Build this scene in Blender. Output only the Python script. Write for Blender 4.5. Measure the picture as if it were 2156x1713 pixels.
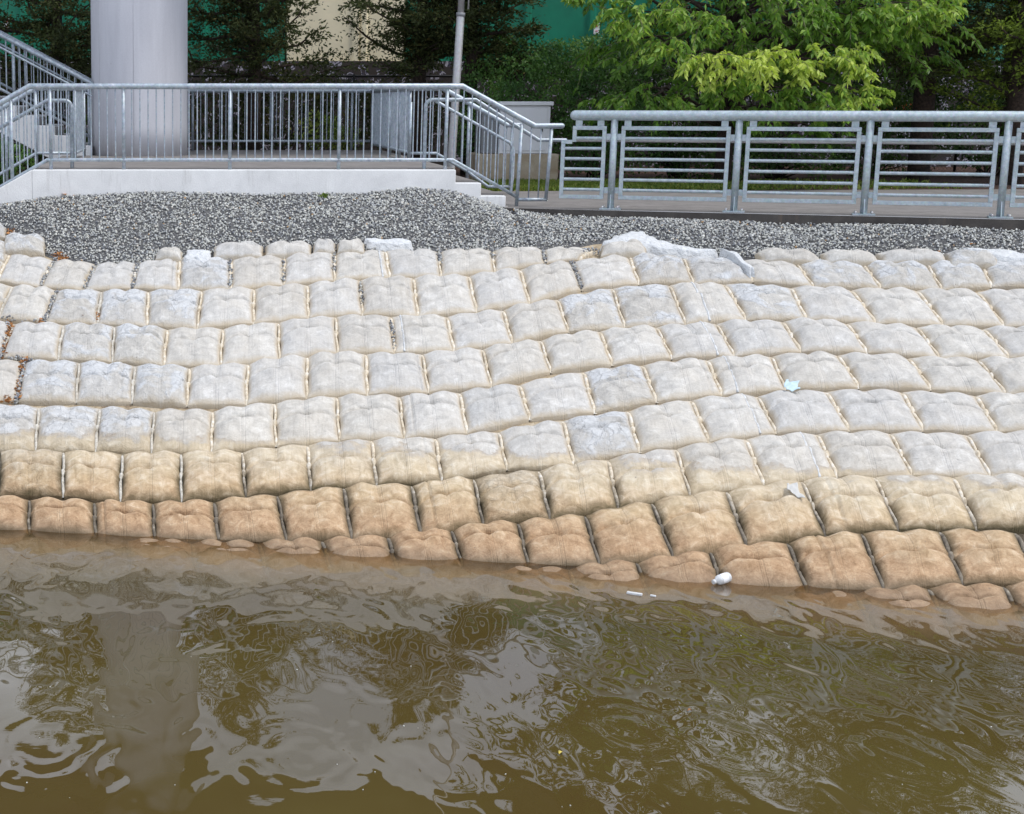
import bpy, math, random
import numpy as np
from mathutils import Vector
R = np.random.RandomState(7); random.seed(7)
for o in list(bpy.data.objects): bpy.data.objects.remove(o)
S = bpy.context.scene; COL = S.collection
# ------------------------------------------------------------------ camera, sky, sun, exposure
FP, CX, CY = 3330.0, 400.0, 856.5          # focal length and principal point in a 2156 px wide frame
TH = math.atan(642/3330)
cam = bpy.data.objects.new('camera', bpy.data.cameras.new('camera')); COL.objects.link(cam)
cam.location = (0, 0, 4.0); cam.rotation_euler = (math.pi/2-TH, 0, 0)
cam.data.sensor_width = 36; cam.data.lens = 36*FP/2156; cam.data.shift_x = (1078-CX)/2156
cam.data.clip_start = .1; cam.data.clip_end = 2000
S.camera = cam
W = bpy.data.worlds.new('World'); S.world = W; W.use_nodes = True
SUN_EL, SUN_AZ = math.radians(60), math.radians(116)
def setup_world():
    nt = W.node_tree; nt.nodes.clear(); N = nt.nodes.new; L = nt.links.new
    out = N('ShaderNodeOutputWorld'); bg = N('ShaderNodeBackground'); bg.inputs[1].default_value = .14
    sky = N('ShaderNodeTexSky'); sky.sky_type = 'NISHITA'; sky.sun_disc = False
    sky.sun_elevation = SUN_EL; sky.sun_rotation = SUN_AZ; sky.air_density = 1.0; sky.dust_density = 3.0; sky.ozone_density = 1.5
    tc = N('ShaderNodeTexCoord'); mp = N('ShaderNodeMapping'); mp.inputs['Scale'].default_value = (1, 1, 2.6)
    nz = N('ShaderNodeTexNoise'); nz.inputs['Scale'].default_value = 3.2; nz.inputs['Detail'].default_value = 7; nz.inputs['Roughness'].default_value = .55
    rp = N('ShaderNodeValToRGB'); rp.color_ramp.elements[0].position = .40; rp.color_ramp.elements[1].position = .66
    rp.color_ramp.elements[0].color = (.38, .38, .38, 1)
    mx = N('ShaderNodeMix'); mx.data_type = 'RGBA'
    mx.inputs[7].default_value = (12.9, 14.0, 16.4, 1)        # thin bright cloud layer
    L(tc.outputs['Generated'], mp.inputs[0]); L(mp.outputs[0], nz.inputs[0]); L(nz.outputs[0], rp.inputs[0])
    L(rp.outputs[0], mx.inputs[0]); L(sky.outputs[0], mx.inputs[6]); L(mx.outputs[2], bg.inputs[0]); L(bg.outputs[0], out.inputs[0])
setup_world()
sun = bpy.data.objects.new('sun', bpy.data.lights.new('sun', 'SUN')); COL.objects.link(sun)
sun.data.energy = 2.6; sun.data.angle = math.radians(10); sun.data.color = (1, .96, .90)
sun.rotation_euler = Vector((math.sin(SUN_AZ)*math.cos(SUN_EL), math.cos(SUN_AZ)*math.cos(SUN_EL), math.sin(SUN_EL))).to_track_quat('Z', 'Y').to_euler()
S.view_settings.view_transform = 'Standard'; S.view_settings.look = 'None'; S.view_settings.gamma = 1
S.view_settings.exposure = -0.33
S.render.engine = 'CYCLES'
S.cycles.max_bounces = 8; S.cycles.transparent_max_bounces = 12

# ------------------------------------------------------------------ measuring rays -> points in the place
def ray(x, y):
    u = (x-CX)/FP; v = (CY-y)/FP
    return np.array([u, math.cos(TH)+v*math.sin(TH), -math.sin(TH)+v*math.cos(TH)])
EYE = np.array([0, 0, 4.0])
def PZ(x, y, z): d = ray(x, y); return d*((z-4)/d[2])+EYE
def PY(x, y, Y): d = ray(x, y); return d*(Y/d[1])+EYE
CW = [1.39029986e-03, -1.63801319e-02, -2.30158227e-01, 14.3376444]
CT = [-1.23842101e-02, -7.46172544e-02, 20.3082232]
def g(X, Y):
    X = np.clip(X, -7, 13)
    a = np.polyval(CW, X); b = np.polyval(CT, X); return 2.2*(Y-a)/(b-a)
def PS(x, y):
    d = ray(x, y); lo, hi = 4., 60.
    for _ in range(48):
        m = (lo+hi)/2; q = d*m+EYE
        if q[2] > g(q[0], q[1]): lo = m
        else: hi = m
    return q
K = 2156/3156
ZM = {'A': (0, 680, .501), 'B': (1000, 680, .501), 'C': (2000, 680, .5362), 'D': (0, 1200, .501), 'E': (1000, 1200, .501), 'F': (2000, 1200, .5362)}
def zp(k, x, y): a, b, s = ZM[k]; return (a+s*x)*K, (b+s*y)*K

# ------------------------------------------------------------------ materials
MATS = {}
def nodes(name):
    m = bpy.data.materials.new(name); m.use_nodes = True; nt = m.node_tree; nt.nodes.clear()
    out = nt.nodes.new('ShaderNodeOutputMaterial'); MATS[name] = m
    return m, nt, nt.nodes.new, nt.links.new, out
def ramp(N, L, src, stops, interp='LINEAR'):
    r = N('ShaderNodeValToRGB'); r.color_ramp.interpolation = interp; e = r.color_ramp.elements
    while len(e) < len(stops): e.new(.5)
    for i, (p, c) in enumerate(stops):
        e[i].position = p; e[i].color = (c if len(c) == 4 else (*c, 1)) if hasattr(c, '__len__') else (c, c, c, 1)
    L(src, r.inputs[0]); return r
def noise(N, L, vec, scale, detail=5, rough=.55, dist=0):
    n = N('ShaderNodeTexNoise'); n.inputs['Scale'].default_value = scale; n.inputs['Detail'].default_value = detail
    n.inputs['Roughness'].default_value = rough; n.inputs['Distortion'].default_value = dist
    if vec is not None: L(vec, n.inputs['Vector'])
    return n
def mixc(N, L, fac, a, b, mode='MIX'):
    m = N('ShaderNodeMix'); m.data_type = 'RGBA'; m.blend_type = mode
    for i, s in ((0, fac), (6, a), (7, b)):
        if isinstance(s, (int, float)): m.inputs[i].default_value = s
        elif isinstance(s, tuple): m.inputs[i].default_value = (*s, 1)
        else: L(s, m.inputs[i])
    return m.outputs[2]
def math_(N, L, op, a, b=None, c=None, clamp=False):
    m = N('ShaderNodeMath'); m.operation = op; m.use_clamp = clamp
    for i, s in enumerate((a, b, c)):
        if s is None: continue
        if isinstance(s, (int, float)): m.inputs[i].default_value = s
        else: L(s, m.inputs[i])
    return m.outputs[0]
def bump(N, L, h, dist, strength=1, normal=None):
    b = N('ShaderNodeBump'); b.inputs['Strength'].default_value = strength; b.inputs['Distance'].default_value = dist
    L(h, b.inputs['Height'])
    if normal is not None: L(normal, b.inputs['Normal'])
    return b.outputs[0]
def geo(N): return N('ShaderNodeNewGeometry').outputs['Position']

def simple(name, col, rough=.8, metal=0, var=.25, scale=6, bmp=.004, bscale=60, col2=None, spec=.5):
    m, nt, N, L, out = nodes(name); p = N('ShaderNodeBsdfPrincipled'); L(p.outputs[0], out.inputs[0])
    g_ = geo(N); n = noise(N, L, g_, scale, 8, .6)
    c2 = col2 or tuple(x*(1-var) for x in col)
    r = ramp(N, L, n.outputs[0], [(.35, c2), (.65, col)]); L(r.outputs[0], p.inputs['Base Color'])
    p.inputs['Roughness'].default_value = rough; p.inputs['Metallic'].default_value = metal
    p.inputs['Specular IOR Level'].default_value = spec
    if bmp: L(bump(N, L, noise(N, L, g_, bscale, 4).outputs[0], bmp), p.inputs['Normal'])
    return m

def mat_pillow(name, coated):
    m, nt, N, L, out = nodes(name); p = N('ShaderNodeBsdfPrincipled'); L(p.outputs[0], out.inputs[0])
    P = geo(N); sx = N('ShaderNodeSeparateXYZ'); L(P, sx.inputs[0]); z = sx.outputs[2]
    oi = N('ShaderNodeObjectInfo'); rnd = oi.outputs['Random']
    tc = N('ShaderNodeTexCoord'); uv = tc.outputs['UV']; su = N('ShaderNodeSeparateXYZ'); L(uv, su.inputs[0])
    off = N('ShaderNodeVectorMath'); off.operation = 'ADD'; L(P, off.inputs[0])
    cmb = N('ShaderNodeCombineXYZ'); L(math_(N, L, 'MULTIPLY', rnd, 37.), cmb.inputs[0]); L(math_(N, L, 'MULTIPLY', rnd, 11.), cmb.inputs[2]); L(cmb.outputs[0], off.inputs[1])
    V = off.outputs[0]
    big = noise(N, L, V, 2.6, 6, .6, .4).outputs[0]; mid = noise(N, L, V, 9, 8, .68, .6).outputs[0]; fine = noise(N, L, V, 60, 6, .7).outputs[0]
    # vertical streaks run down the slope in each pillow's own frame
    ms = N('ShaderNodeMapping'); ms.inputs['Scale'].default_value = (24, 2.6, 1); L(uv, ms.inputs[0]); 
    va = N('ShaderNodeVectorMath'); va.operation = 'ADD'; L(ms.outputs[0], va.inputs[0]); L(cmb.outputs[0], va.inputs[1])
    streak = noise(N, L, va.outputs[0], 1, 6, .65, .3).outputs[0]
    pale = ramp(N, L, mid, [(.24, (.40, .395, .385)), (.42, (.57, .56, .54)), (.55, (.66, .65, .625)), (.68, (.78, .775, .76))]).outputs[0]
    pale = mixc(N, L, math_(N, L, 'MULTIPLY', ramp(N, L, big, [(.42, 0), (.68, 1)]).outputs[0], .55), pale, (.62, .59, .54))
    st = ramp(N, L, streak, [(.32, (.76, .74, .71)), (.52, (1, 1, 1)), (.7, (1.1, 1.1, 1.1))]).outputs[0]
    pale = mixc(N, L, .38, pale, st, 'MULTIPLY')
    pale = mixc(N, L, .6, pale, ramp(N, L, fine, [(.34, (.80, .80, .79)), (.5, (1, 1, 1)), (.66, (1.08, 1.08, 1.08))]).outputs[0], 'MULTIPLY')
    # whole-pillow tint differences
    tint = ramp(N, L, rnd, [(0, (.77, .745, .705)), (.3, (.84, .82, .78)), (.6, (.83, .815, .79)), (.85, (.80, .79, .775)), (1, (.75, .748, .742))]).outputs[0]
    pale = mixc(N, L, 1, pale, tint, 'MULTIPLY')
    if coated:
        cr = N('ShaderNodeTexVoronoi'); cr.feature = 'DISTANCE_TO_EDGE'; cr.inputs['Scale'].default_value = 7
        wv = N('ShaderNodeVectorMath'); wv.operation = 'ADD'; L(V, wv.inputs[0]); 
        nn = noise(N, L, V, 7, 4); sc = N('ShaderNodeVectorMath'); sc.operation = 'SCALE'; sc.inputs[3].default_value = .16; L(nn.outputs[1], sc.inputs[0]); L(sc.outputs[0], wv.inputs[1]); L(wv.outputs[0], cr.inputs[0])
        crack = ramp(N, L, cr.outputs[0], [(0, 0), (.022, 1)]).outputs[0]
        cm = ramp(N, L, math_(N, L, 'MULTIPLY_ADD', su.outputs[1], -.22, math_(N, L, 'ADD', noise(N, L, V, 2.6, 6, .6, .6).outputs[0], .10)), [(.44, 0), (.53, .9)]).outputs[0]
        grout = ramp(N, L, noise(N, L, V, 22, 8, .75).outputs[0], [(.3, (.46, .47, .475)), (.5, (.58, .59, .595)), (.70, (.70, .715, .72))]).outputs[0]
        grout = mixc(N, L, math_(N, L, 'MAXIMUM', crack, ramp(N, L, big, [(.4, 0), (.6, .85)]).outputs[0]), (.30, .30, .30), grout)
        pale = mixc(N, L, cm, pale, grout)
    brown = ramp(N, L, mid, [(.25, (.24, .145, .075)), (.45, (.40, .26, .15)), (.58, (.50, .345, .21)), (.74, (.66, .52, .36))]).outputs[0]
    br2 = ramp(N, L, fine, [(.35, (.62, .60, .58)), (.6, (1.05, 1.05, 1.05))]).outputs[0]
    brown = mixc(N, L, .55, brown, br2, 'MULTIPLY'); brown = mixc(N, L, .35, brown, st, 'MULTIPLY')
    tan = ramp(N, L, mid, [(.28, (.38, .29, .16)), (.5, (.56, .45, .285)), (.7, (.69, .61, .46))]).outputs[0]; tan = mixc(N, L, .6, tan, st, 'MULTIPLY')
    zn = math_(N, L, 'ADD', z, math_(N, L, 'MULTIPLY', math_(N, L, 'SUBTRACT', big, .5), .34))
    f1 = ramp(N, L, math_(N, L, 'MULTIPLY_ADD', zn, 1.0, .0), [(.16, 0), (.56, 1)]).outputs[0]
    c = mixc(N, L, f1, brown, tan)
    zt = math_(N, L, 'ADD', z, math_(N, L, 'MULTIPLY', math_(N, L, 'SUBTRACT', noise(N, L, V, 5, 7, .6).outputs[0], .5), .22))
    f2 = ramp(N, L, zt, [(.34, 0), (.60, 0.36), (.63, .90), (1.0, 1)]).outputs[0]
    c = mixc(N, L, f2, c, pale)
    rim = ramp(N, L, zt, [(.58, 0), (.632, 1), (.645, 0)]).outputs[0]
    c = mixc(N, L, math_(N, L, 'MULTIPLY', math_(N, L, 'MULTIPLY', rim, ramp(N, L, mid, [(.4, 0), (.6, 1)]).outputs[0]), .6), c, (.25, .18, .11))
    # tan mineral staining along the seams of the fabric form
    ed = math_(N, L, 'MINIMUM', math_(N, L, 'MINIMUM', su.outputs[0], math_(N, L, 'SUBTRACT', 1., su.outputs[0])), math_(N, L, 'MINIMUM', su.outputs[1], math_(N, L, 'SUBTRACT', 1., su.outputs[1])))
    ed = math_(N, L, 'ADD', ed, math_(N, L, 'MULTIPLY', math_(N, L, 'SUBTRACT', mid, .5), .12))
    em = ramp(N, L, ed, [(.0, .75), (.08, 0)]).outputs[0]
    c = mixc(N, L, math_(N, L, 'MULTIPLY', em, f2), c, (.50, .41, .28))
    # algae and wet zone just above and below the water
    wet = ramp(N, L, math_(N, L, 'ADD', z, math_(N, L, 'MULTIPLY', big, .10)), [(.05, 1), (.17, 0)]).outputs[0]
    c = mixc(N, L, math_(N, L, 'MULTIPLY', wet, .62), c, (.16, .11, .065))
    alg = math_(N, L, 'MULTIPLY', ramp(N, L, zn, [(.0, .6), (.34, .98), (.56, 0)]).outputs[0], ramp(N, L, ed, [(.0, 1), (.11, 0)]).outputs[0])
    c = mixc(N, L, alg, c, (.085, .07, .035))
    # dark specks of grit
    sp = ramp(N, L, noise(N, L, V, 38, 2, .5).outputs[0], [(.235, 1), (.26, 0)]).outputs[0]
    c = mixc(N, L, math_(N, L, 'MULTIPLY', sp, .6), c, (.12, .11, .10))
    L(c, p.inputs['Base Color'])
    L(ramp(N, L, wet, [(0, .92), (1, .35)]).outputs[0], p.inputs['Roughness']); p.inputs['Specular IOR Level'].default_value = .3
    # bump: stitched centre lines, wrinkles, cloth
    w = math_(N, L, 'ABSOLUTE', math_(N, L, 'SUBTRACT', su.outputs[0], .5))
    s3 = math_(N, L, 'MULTIPLY', math_(N, L, 'SINE', math_(N, L, 'MULTIPLY', w, 170.)), ramp(N, L, w, [(.045, 1), (.055, 0)]).outputs[0])
    h = math_(N, L, 'MULTIPLY_ADD', s3, .0022, math_(N, L, 'MULTIPLY', streak, .0018))
    h = math_(N, L, 'MULTIPLY_ADD', mid, .014 if not coated else .05, h)
    h = math_(N, L, 'MULTIPLY_ADD', fine, .0075 if not coated else .012, h)
    if coated: h = math_(N, L, 'MULTIPLY_ADD', math_(N, L, 'MULTIPLY', crack, cm), .012, h)
    L(bump(N, L, h, 1.0, .85), p.inputs['Normal'])
    return m
mat_pillow('concrete_fabric', False); mat_pillow('grout_coated_concrete', True)

def mat_strip():
    m, nt, N, L, out = nodes('seam_strip'); p = N('ShaderNodeBsdfPrincipled'); L(p.outputs[0], out.inputs[0])
    P = geo(N); sx = N('ShaderNodeSeparateXYZ'); L(P, sx.inputs[0])
    n = noise(N, L, P, 14, 7, .65).outputs[0]
    dry = ramp(N, L, n, [(.3, (.36, .29, .20)), (.5, (.62, .54, .41)), (.66, (.74, .71, .65))]).outputs[0]
    lo = ramp(N, L, n, [(.35, (.09, .075, .055)), (.6, (.20, .17, .13)), (.72, (.42, .38, .30))]).outputs[0]
    f = ramp(N, L, math_(N, L, 'MULTIPLY_ADD', n, .3, sx.outputs[2]), [(.42, 0), (.7, 1)]).outputs[0]
    L(mixc(N, L, f, lo, dry), p.inputs['Base Color']); p.inputs['Roughness'].default_value = .85
    L(bump(N, L, noise(N, L, P, 40, 4).outputs[0], .008), p.inputs['Normal'])
mat_strip()
def mat_bed():
    m, nt, N, L, out = nodes('bank_mortar'); p = N('ShaderNodeBsdfPrincipled'); L(p.outputs[0], out.inputs[0])
    P = geo(N); sx = N('ShaderNodeSeparateXYZ'); L(P, sx.inputs[0])
    n = noise(N, L, P, 11, 7, .65).outputs[0]
    dry = ramp(N, L, n, [(.3, (.16, .11, .07)), (.5, (.40, .32, .21)), (.68, (.58, .50, .38))]).outputs[0]
    lo = ramp(N, L, n, [(.35, (.05, .04, .025)), (.65, (.13, .10, .065))]).outputs[0]
    f = ramp(N, L, math_(N, L, 'MULTIPLY_ADD', n, .3, sx.outputs[2]), [(.45, 0), (.75, 1)]).outputs[0]
    L(mixc(N, L, f, lo, dry), p.inputs['Base Color']); p.inputs['Roughness'].default_value = .9
    L(bump(N, L, noise(N, L, P, 30, 5).outputs[0], .03), p.inputs['Normal'])
mat_bed()
simple('joint_grout', (.68, .65, .58), .85, 0, .3, 20, .02, 40, (.40, .36, .29))
simple('grout', (.64, .655, .66), .9, 0, .2, 14, .05, 16, (.55, .56, .56), .2)
def mat_galv(name, a, b, metal=.55):
    m, nt, N, L, out = nodes(name); p = N('ShaderNodeBsdfPrincipled'); L(p.outputs[0], out.inputs[0])
    P = geo(N); n = noise(N, L, P, 17, 8, .75).outputs[0]; n2 = noise(N, L, P, 3, 5).outputs[0]
    vo = N('ShaderNodeTexVoronoi'); vo.inputs['Scale'].default_value = 60; L(P, vo.inputs[0])
    c = ramp(N, L, n, [(.32, a), (.52, tuple((x+y)/2 for x, y in zip(a, b))), (.70, b)]).outputs[0]
    c = mixc(N, L, .25, c, ramp(N, L, n2, [(.35, (.72, .74, .76)), (.65, (1.1, 1.1, 1.1))]).outputs[0], 'MULTIPLY')
    c = mixc(N, L, .12, c, vo.outputs[1], 'MULTIPLY')
    L(c, p.inputs['Base Color']); p.inputs['Metallic'].default_value = metal
    L(ramp(N, L, n, [(.3, .38), (.7, .6)]).outputs[0], p.inputs['Roughness'])
    L(bump(N, L, n, .0012), p.inputs['Normal'])
mat_galv('galvanised_steel', (.22, .27, .32), (.60, .65, .69)); mat_galv('galvanised_fence', (.30, .36, .39), (.56, .63, .66), .45)
mat_galv('brushed_steel', (.48, .47, .47), (.66, .65, .65), .7)
def mat_column():
    m, nt, N, L, out = nodes('painted_column'); p = N('ShaderNodeBsdfPrincipled'); L(p.outputs[0], out.inputs[0])
    P = geo(N); mp = N('ShaderNodeMapping'); mp.inputs['Scale'].default_value = (5, 5, .5); L(P, mp.inputs[0])
    n = noise(N, L, mp.outputs[0], 1, 7, .6, .2).outputs[0]; n2 = noise(N, L, P, 45, 6, .7).outputs[0]; n3 = noise(N, L, P, 3.1, 8, .75).outputs[0]
    c = ramp(N, L, n, [(.3, (.50, .50, .53)), (.7, (.60, .60, .63))]).outputs[0]
    c = mixc(N, L, .4, c, ramp(N, L, n2, [(.3, (.85, .85, .85)), (.7, (1.08, 1.08, 1.08))]).outputs[0], 'MULTIPLY')
    c = mixc(N, L, ramp(N, L, n3, [(.64, 0), (.70, .4)]).outputs[0], c, (.22, .22, .24))
    sx = N('ShaderNodeSeparateXYZ'); L(P, sx.inputs[0])
    L(c, p.inputs['Base Color']); p.inputs['Roughness'].default_value = .85; p.inputs['Specular IOR Level'].default_value = .25; L(bump(N, L, n2, .003), p.inputs['Normal'])
mat_column()
def mat_conc(name, a, b, stain):
    m, nt, N, L, out = nodes(name); p = N('ShaderNodeBsdfPrincipled'); L(p.outputs[0], out.inputs[0])
    P = geo(N); n = noise(N, L, P, 3, 9, .65, .5).outputs[0]; n2 = noise(N, L, P, 50, 6, .75).outputs[0]
    mp = N('ShaderNodeMapping'); mp.inputs['Scale'].default_value = (9, 9, .8); L(P, mp.inputs[0]); n3 = noise(N, L, mp.outputs[0], 1, 6, .7).outputs[0]
    c = ramp(N, L, n, [(.3, a), (.7, b)]).outputs[0]
    c = mixc(N, L, .5, c, ramp(N, L, n2, [(.3, (.85, .85, .84)), (.65, (1.05, 1.05, 1.05))]).outputs[0], 'MULTIPLY')
    c = mixc(N, L, ramp(N, L, n3, [(.58, 0), (.72, .55)]).outputs[0], c, stain)
    L(c, p.inputs['Base Color']); p.inputs['Roughness'].default_value = .85; L(bump(N, L, n2, .006), p.inputs['Normal'])
mat_conc('white_concrete', (.64, .64, .635), (.79, .79, .78), (.42, .41, .39))
mat_conc('path_concrete', (.155, .142, .133), (.24, .222, .208), (.12, .10, .09))
mat_conc('tan_concrete', (.33, .25, .16), (.50, .43, .33), (.20, .13, .07))
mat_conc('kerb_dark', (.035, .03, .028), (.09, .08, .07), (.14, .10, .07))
mat_conc('step_concrete', (.33, .32, .31), (.44, .43, .42), (.20, .18, .17))
mat_conc('deck_concrete', (.16, .16, .165), (.22, .22, .23), (.10, .10, .10))
simple('cabinet_paint', (.72, .72, .74), .45, 0, .08, 3, .001)
simple('cabinet_side', (.20, .205, .215), .5, 0, .12, 3, .001)
simple('black_paint', (.012, .012, .012), .5, .2)
simple('mulch', (.14, .06, .035), .95, 0, .6, 40, .05, 70, (.03, .02, .015))
simple('container_green', (.012, .235, .135), .38, 0, .3, 1.2, .002, 8, (.009, .16, .095))
simple('container_cream', (.90, .80, .56), .5, 0, .15, 1.5, .002, 8)
simple('white_plastic', (.66, .67, .67), .35, 0, .25, 30, .001)
simple('paper', (.52, .51, .48), .8, 0, .06, 10, .002)
simple('pale_blue_paper', (.50, .64, .70), .6, 0, .12, 30, .002)
simple('sign_white', (.8, .8, .8), .5, 0, .05); simple('sign_red', (.6, .04, .03), .5, 0, .05)
simple('orange_mesh', (.85, .22, .02), .6, 0, .1)
simple('bark', (.075, .05, .035), .95, 0, .5, 20, .03, 30, (.025, .018, .014))
simple('twig', (.16, .15, .08), .9, 0, .3, 20, .005)
simple('dead_leaf_orange', (.46, .21, .07), .8, 0, .35, 30, .003); simple('dead_leaf_yellow', (.66, .52, .10), .7, 0, .2, 30, .002)
def mat_graf():  # wall and graffiti colours darkened all over to stand for shade
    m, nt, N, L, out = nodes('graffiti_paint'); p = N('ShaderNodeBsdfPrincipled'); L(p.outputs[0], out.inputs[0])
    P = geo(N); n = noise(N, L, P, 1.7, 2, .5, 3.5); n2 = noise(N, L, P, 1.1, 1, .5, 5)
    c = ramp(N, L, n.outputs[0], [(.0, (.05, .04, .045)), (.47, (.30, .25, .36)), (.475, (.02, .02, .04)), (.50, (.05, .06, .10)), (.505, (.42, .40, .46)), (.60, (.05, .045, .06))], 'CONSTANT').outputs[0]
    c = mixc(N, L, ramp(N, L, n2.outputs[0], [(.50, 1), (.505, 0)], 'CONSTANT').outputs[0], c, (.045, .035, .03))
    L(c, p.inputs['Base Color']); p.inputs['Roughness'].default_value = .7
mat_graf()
def mat_leaf(name, a, b, c_, trans=.35, rough=.5):
    m, nt, N, L, out = nodes(name); p = N('ShaderNodeBsdfPrincipled'); t = N('ShaderNodeBsdfTranslucent'); mx = N('ShaderNodeMixShader')
    at = N('ShaderNodeAttribute'); at.attribute_name = 'tint'
    r = ramp(N, L, at.outputs['Fac'], [(0, a), (.55, b), (1, c_)]); L(r.outputs[0], p.inputs['Base Color'])
    L(mixc(N, L, .6, r.outputs[0], (.9, 1.0, .35), 'MULTIPLY'), t.inputs[0])
    p.inputs['Roughness'].default_value = rough; p.inputs['Specular IOR Level'].default_value = .35
    mx.inputs[0].default_value = trans; L(p.outputs[0], mx.inputs[1]); L(t.outputs[0], mx.inputs[2]); L(mx.outputs[0], out.inputs[0])
mat_leaf('cedar_needles', (.032, .044, .016), (.065, .085, .024), (.17, .14, .04), .2, .8)
mat_leaf('cedar_green', (.08, .12, .02), (.22, .31, .04), (.44, .52, .07), .38, .7)
mat_leaf('bright_leaf', (.075, .17, .03), (.20, .37, .055), (.58, .68, .13), .45, .42)
mat_leaf('bush_leaf', (.05, .12, .035), (.11, .23, .055), (.22, .36, .09), .35, .5)
mat_leaf('dark_leaf', (.035, .075, .02), (.08, .15, .035), (.16, .26, .06), .3, .6)
mat_leaf('grass_blade', (.07, .13, .02), (.18, .25, .04), (.36, .34, .10), .35, .6)
def mat_pebble():
    m, nt, N, L, out = nodes('pebble'); p = N('ShaderNodeBsdfPrincipled')
    at = N('ShaderNodeAttribute'); at.attribute_name = 'tint'
    r = ramp(N, L, at.outputs['Fac'], [(0, (.10, .105, .12)), (.13, (.21, .22, .24)), (.28, (.30, .29, .26)), (.42, (.37, .385, .40)), (.60, (.45, .45, .41)), (.84, (.58, .58, .53)), (.955, (.74, .74, .70)), (1, (.45, .28, .13))])
    L(mixc(N, L, .5, r.outputs[0], ramp(N, L, noise(N, L, geo(N), 70, 4).outputs[0], [(.3, .6), (.7, 1.2)]).outputs[0], 'MULTIPLY'), p.inputs['Base Color'])
    p.inputs['Roughness'].default_value = .6; L(p.outputs[0], out.inputs[0])
mat_pebble()
def mat_gbed():
    simple('gravel_bed', (.16, .16, .155), .95, 0, .5, 30, .02, 40, (.05, .05, .055))
mat_gbed()
def mat_water():
    m, nt, N, L, out = nodes('river_water')
    P = geo(N); mp = N('ShaderNodeMapping'); mp.inputs['Scale'].default_value = (1.35, .62, 1); L(P, mp.inputs[0])
    n1 = noise(N, L, mp.outputs[0], 1.25, .6, .4, .9).outputs[0]
    n2 = noise(N, L, mp.outputs[0], 2.9, .3, .4, 1.2).outputs[0]
    mp2 = N('ShaderNodeMapping'); mp2.inputs['Scale'].default_value = (.55, 1.5, 1); L(P, mp2.inputs[0])
    n3 = noise(N, L, mp2.outputs[0], 24, 2, .5, .5).outputs[0]
    msk = ramp(N, L, noise(N, L, P, .55, 3, .6, 1).outputs[0], [(.50, .03), (.64, 1)]).outputs[0]
    h = math_(N, L, 'MULTIPLY', n1, WV[0]); h = math_(N, L, 'MULTIPLY_ADD', n2, WV[1], h)
    h = math_(N, L, 'MULTIPLY_ADD', math_(N, L, 'MULTIPLY', n3, msk), WV[2], h)
    sx = N('ShaderNodeSeparateXYZ'); wp = N('ShaderNodeVectorMath'); wp.operation = 'MULTIPLY_ADD'; L(noise(N, L, P, 2.2, 2, .5).outputs[1], wp.inputs[0]); wp.inputs[1].default_value = (.22, .35, 0); L(P, wp.inputs[2]); L(wp.outputs[0], sx.inputs[0])
    for (rx, ry, r0, wd, am) in RINGS:
        q = PZ(rx, ry, 0); dx = math_(N, L, 'SUBTRACT', sx.outputs[0], float(q[0])+.11); dy = math_(N, L, 'SUBTRACT', sx.outputs[1], float(q[1])+.17)
        rr = math_(N, L, 'SQRT', math_(N, L, 'ADD', math_(N, L, 'MULTIPLY', dx, dx), math_(N, L, 'MULTIPLY', math_(N, L, 'MULTIPLY', dy, dy), .35)))
        en = math_(N, L, 'DIVIDE', math_(N, L, 'SUBTRACT', rr, r0), wd); en = math_(N, L, 'POWER', 2.718, math_(N, L, 'MULTIPLY', math_(N, L, 'MULTIPLY', en, en), -1.))
        h = math_(N, L, 'ADD', h, math_(N, L, 'MULTIPLY', math_(N, L, 'MULTIPLY', math_(N, L, 'SINE', math_(N, L, 'MULTIPLY', rr, 42.)), en), am))
    nb = bump(N, L, h, 1.0)
    at = N('ShaderNodeAttribute'); at.attribute_name = 'depth'
    trn = math_(N, L, 'POWER', 2.718, math_(N, L, 'MULTIPLY', at.outputs['Fac'], -3.0))
    murk = ramp(N, L, noise(N, L, P, .35, 4).outputs[0], [(.35, (.066, .044, .013)), (.65, (.078, .059, .017))]).outputs[0]
    murk = mixc(N, L, ramp(N, L, at.outputs['Fac'], [(.0, 1), (.55, 0)]).outputs[0], murk, (.22, .145, .065))
    d = N('ShaderNodeBsdfDiffuse'); L(murk, d.inputs[0])
    t = N('ShaderNodeBsdfTransparent'); t.inputs[0].default_value = (.80, .66, .45, 1)
    mx = N('ShaderNodeMixShader'); L(trn, mx.inputs[0]); L(d.outputs[0], mx.inputs[1]); L(t.outputs[0], mx.inputs[2])
    gl = N('ShaderNodeBsdfGlossy'); gl.inputs['Roughness'].default_value = .012; gl.inputs[0].default_value = (1, 1, 1, 1); L(nb, gl.inputs['Normal'])
    fr = N('ShaderNodeFresnel'); fr.inputs[0].default_value = 1.45; L(nb, fr.inputs['Normal'])
    m2 = N('ShaderNodeMixShader'); L(fr.outputs[0], m2.inputs[0]); L(mx.outputs[0], m2.inputs[1]); L(gl.outputs[0], m2.inputs[2]); L(m2.outputs[0], out.inputs[0])
WV = (.0160, .0042, .00012)
RINGS = [(1330, 1530, .20, .12, .0007), (1530, 1560, .28, .13, .0008), (1480, 1460, .16, .10, .0006), (640, 1590, .25, .14, .0005), (110, 1560, .28, .15, .0006), (250, 1480, .15, .09, .0006), (1900, 1600, .25, .14, .0006), (800, 1430, .18, .1, .0005)]
mat_water()

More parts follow.
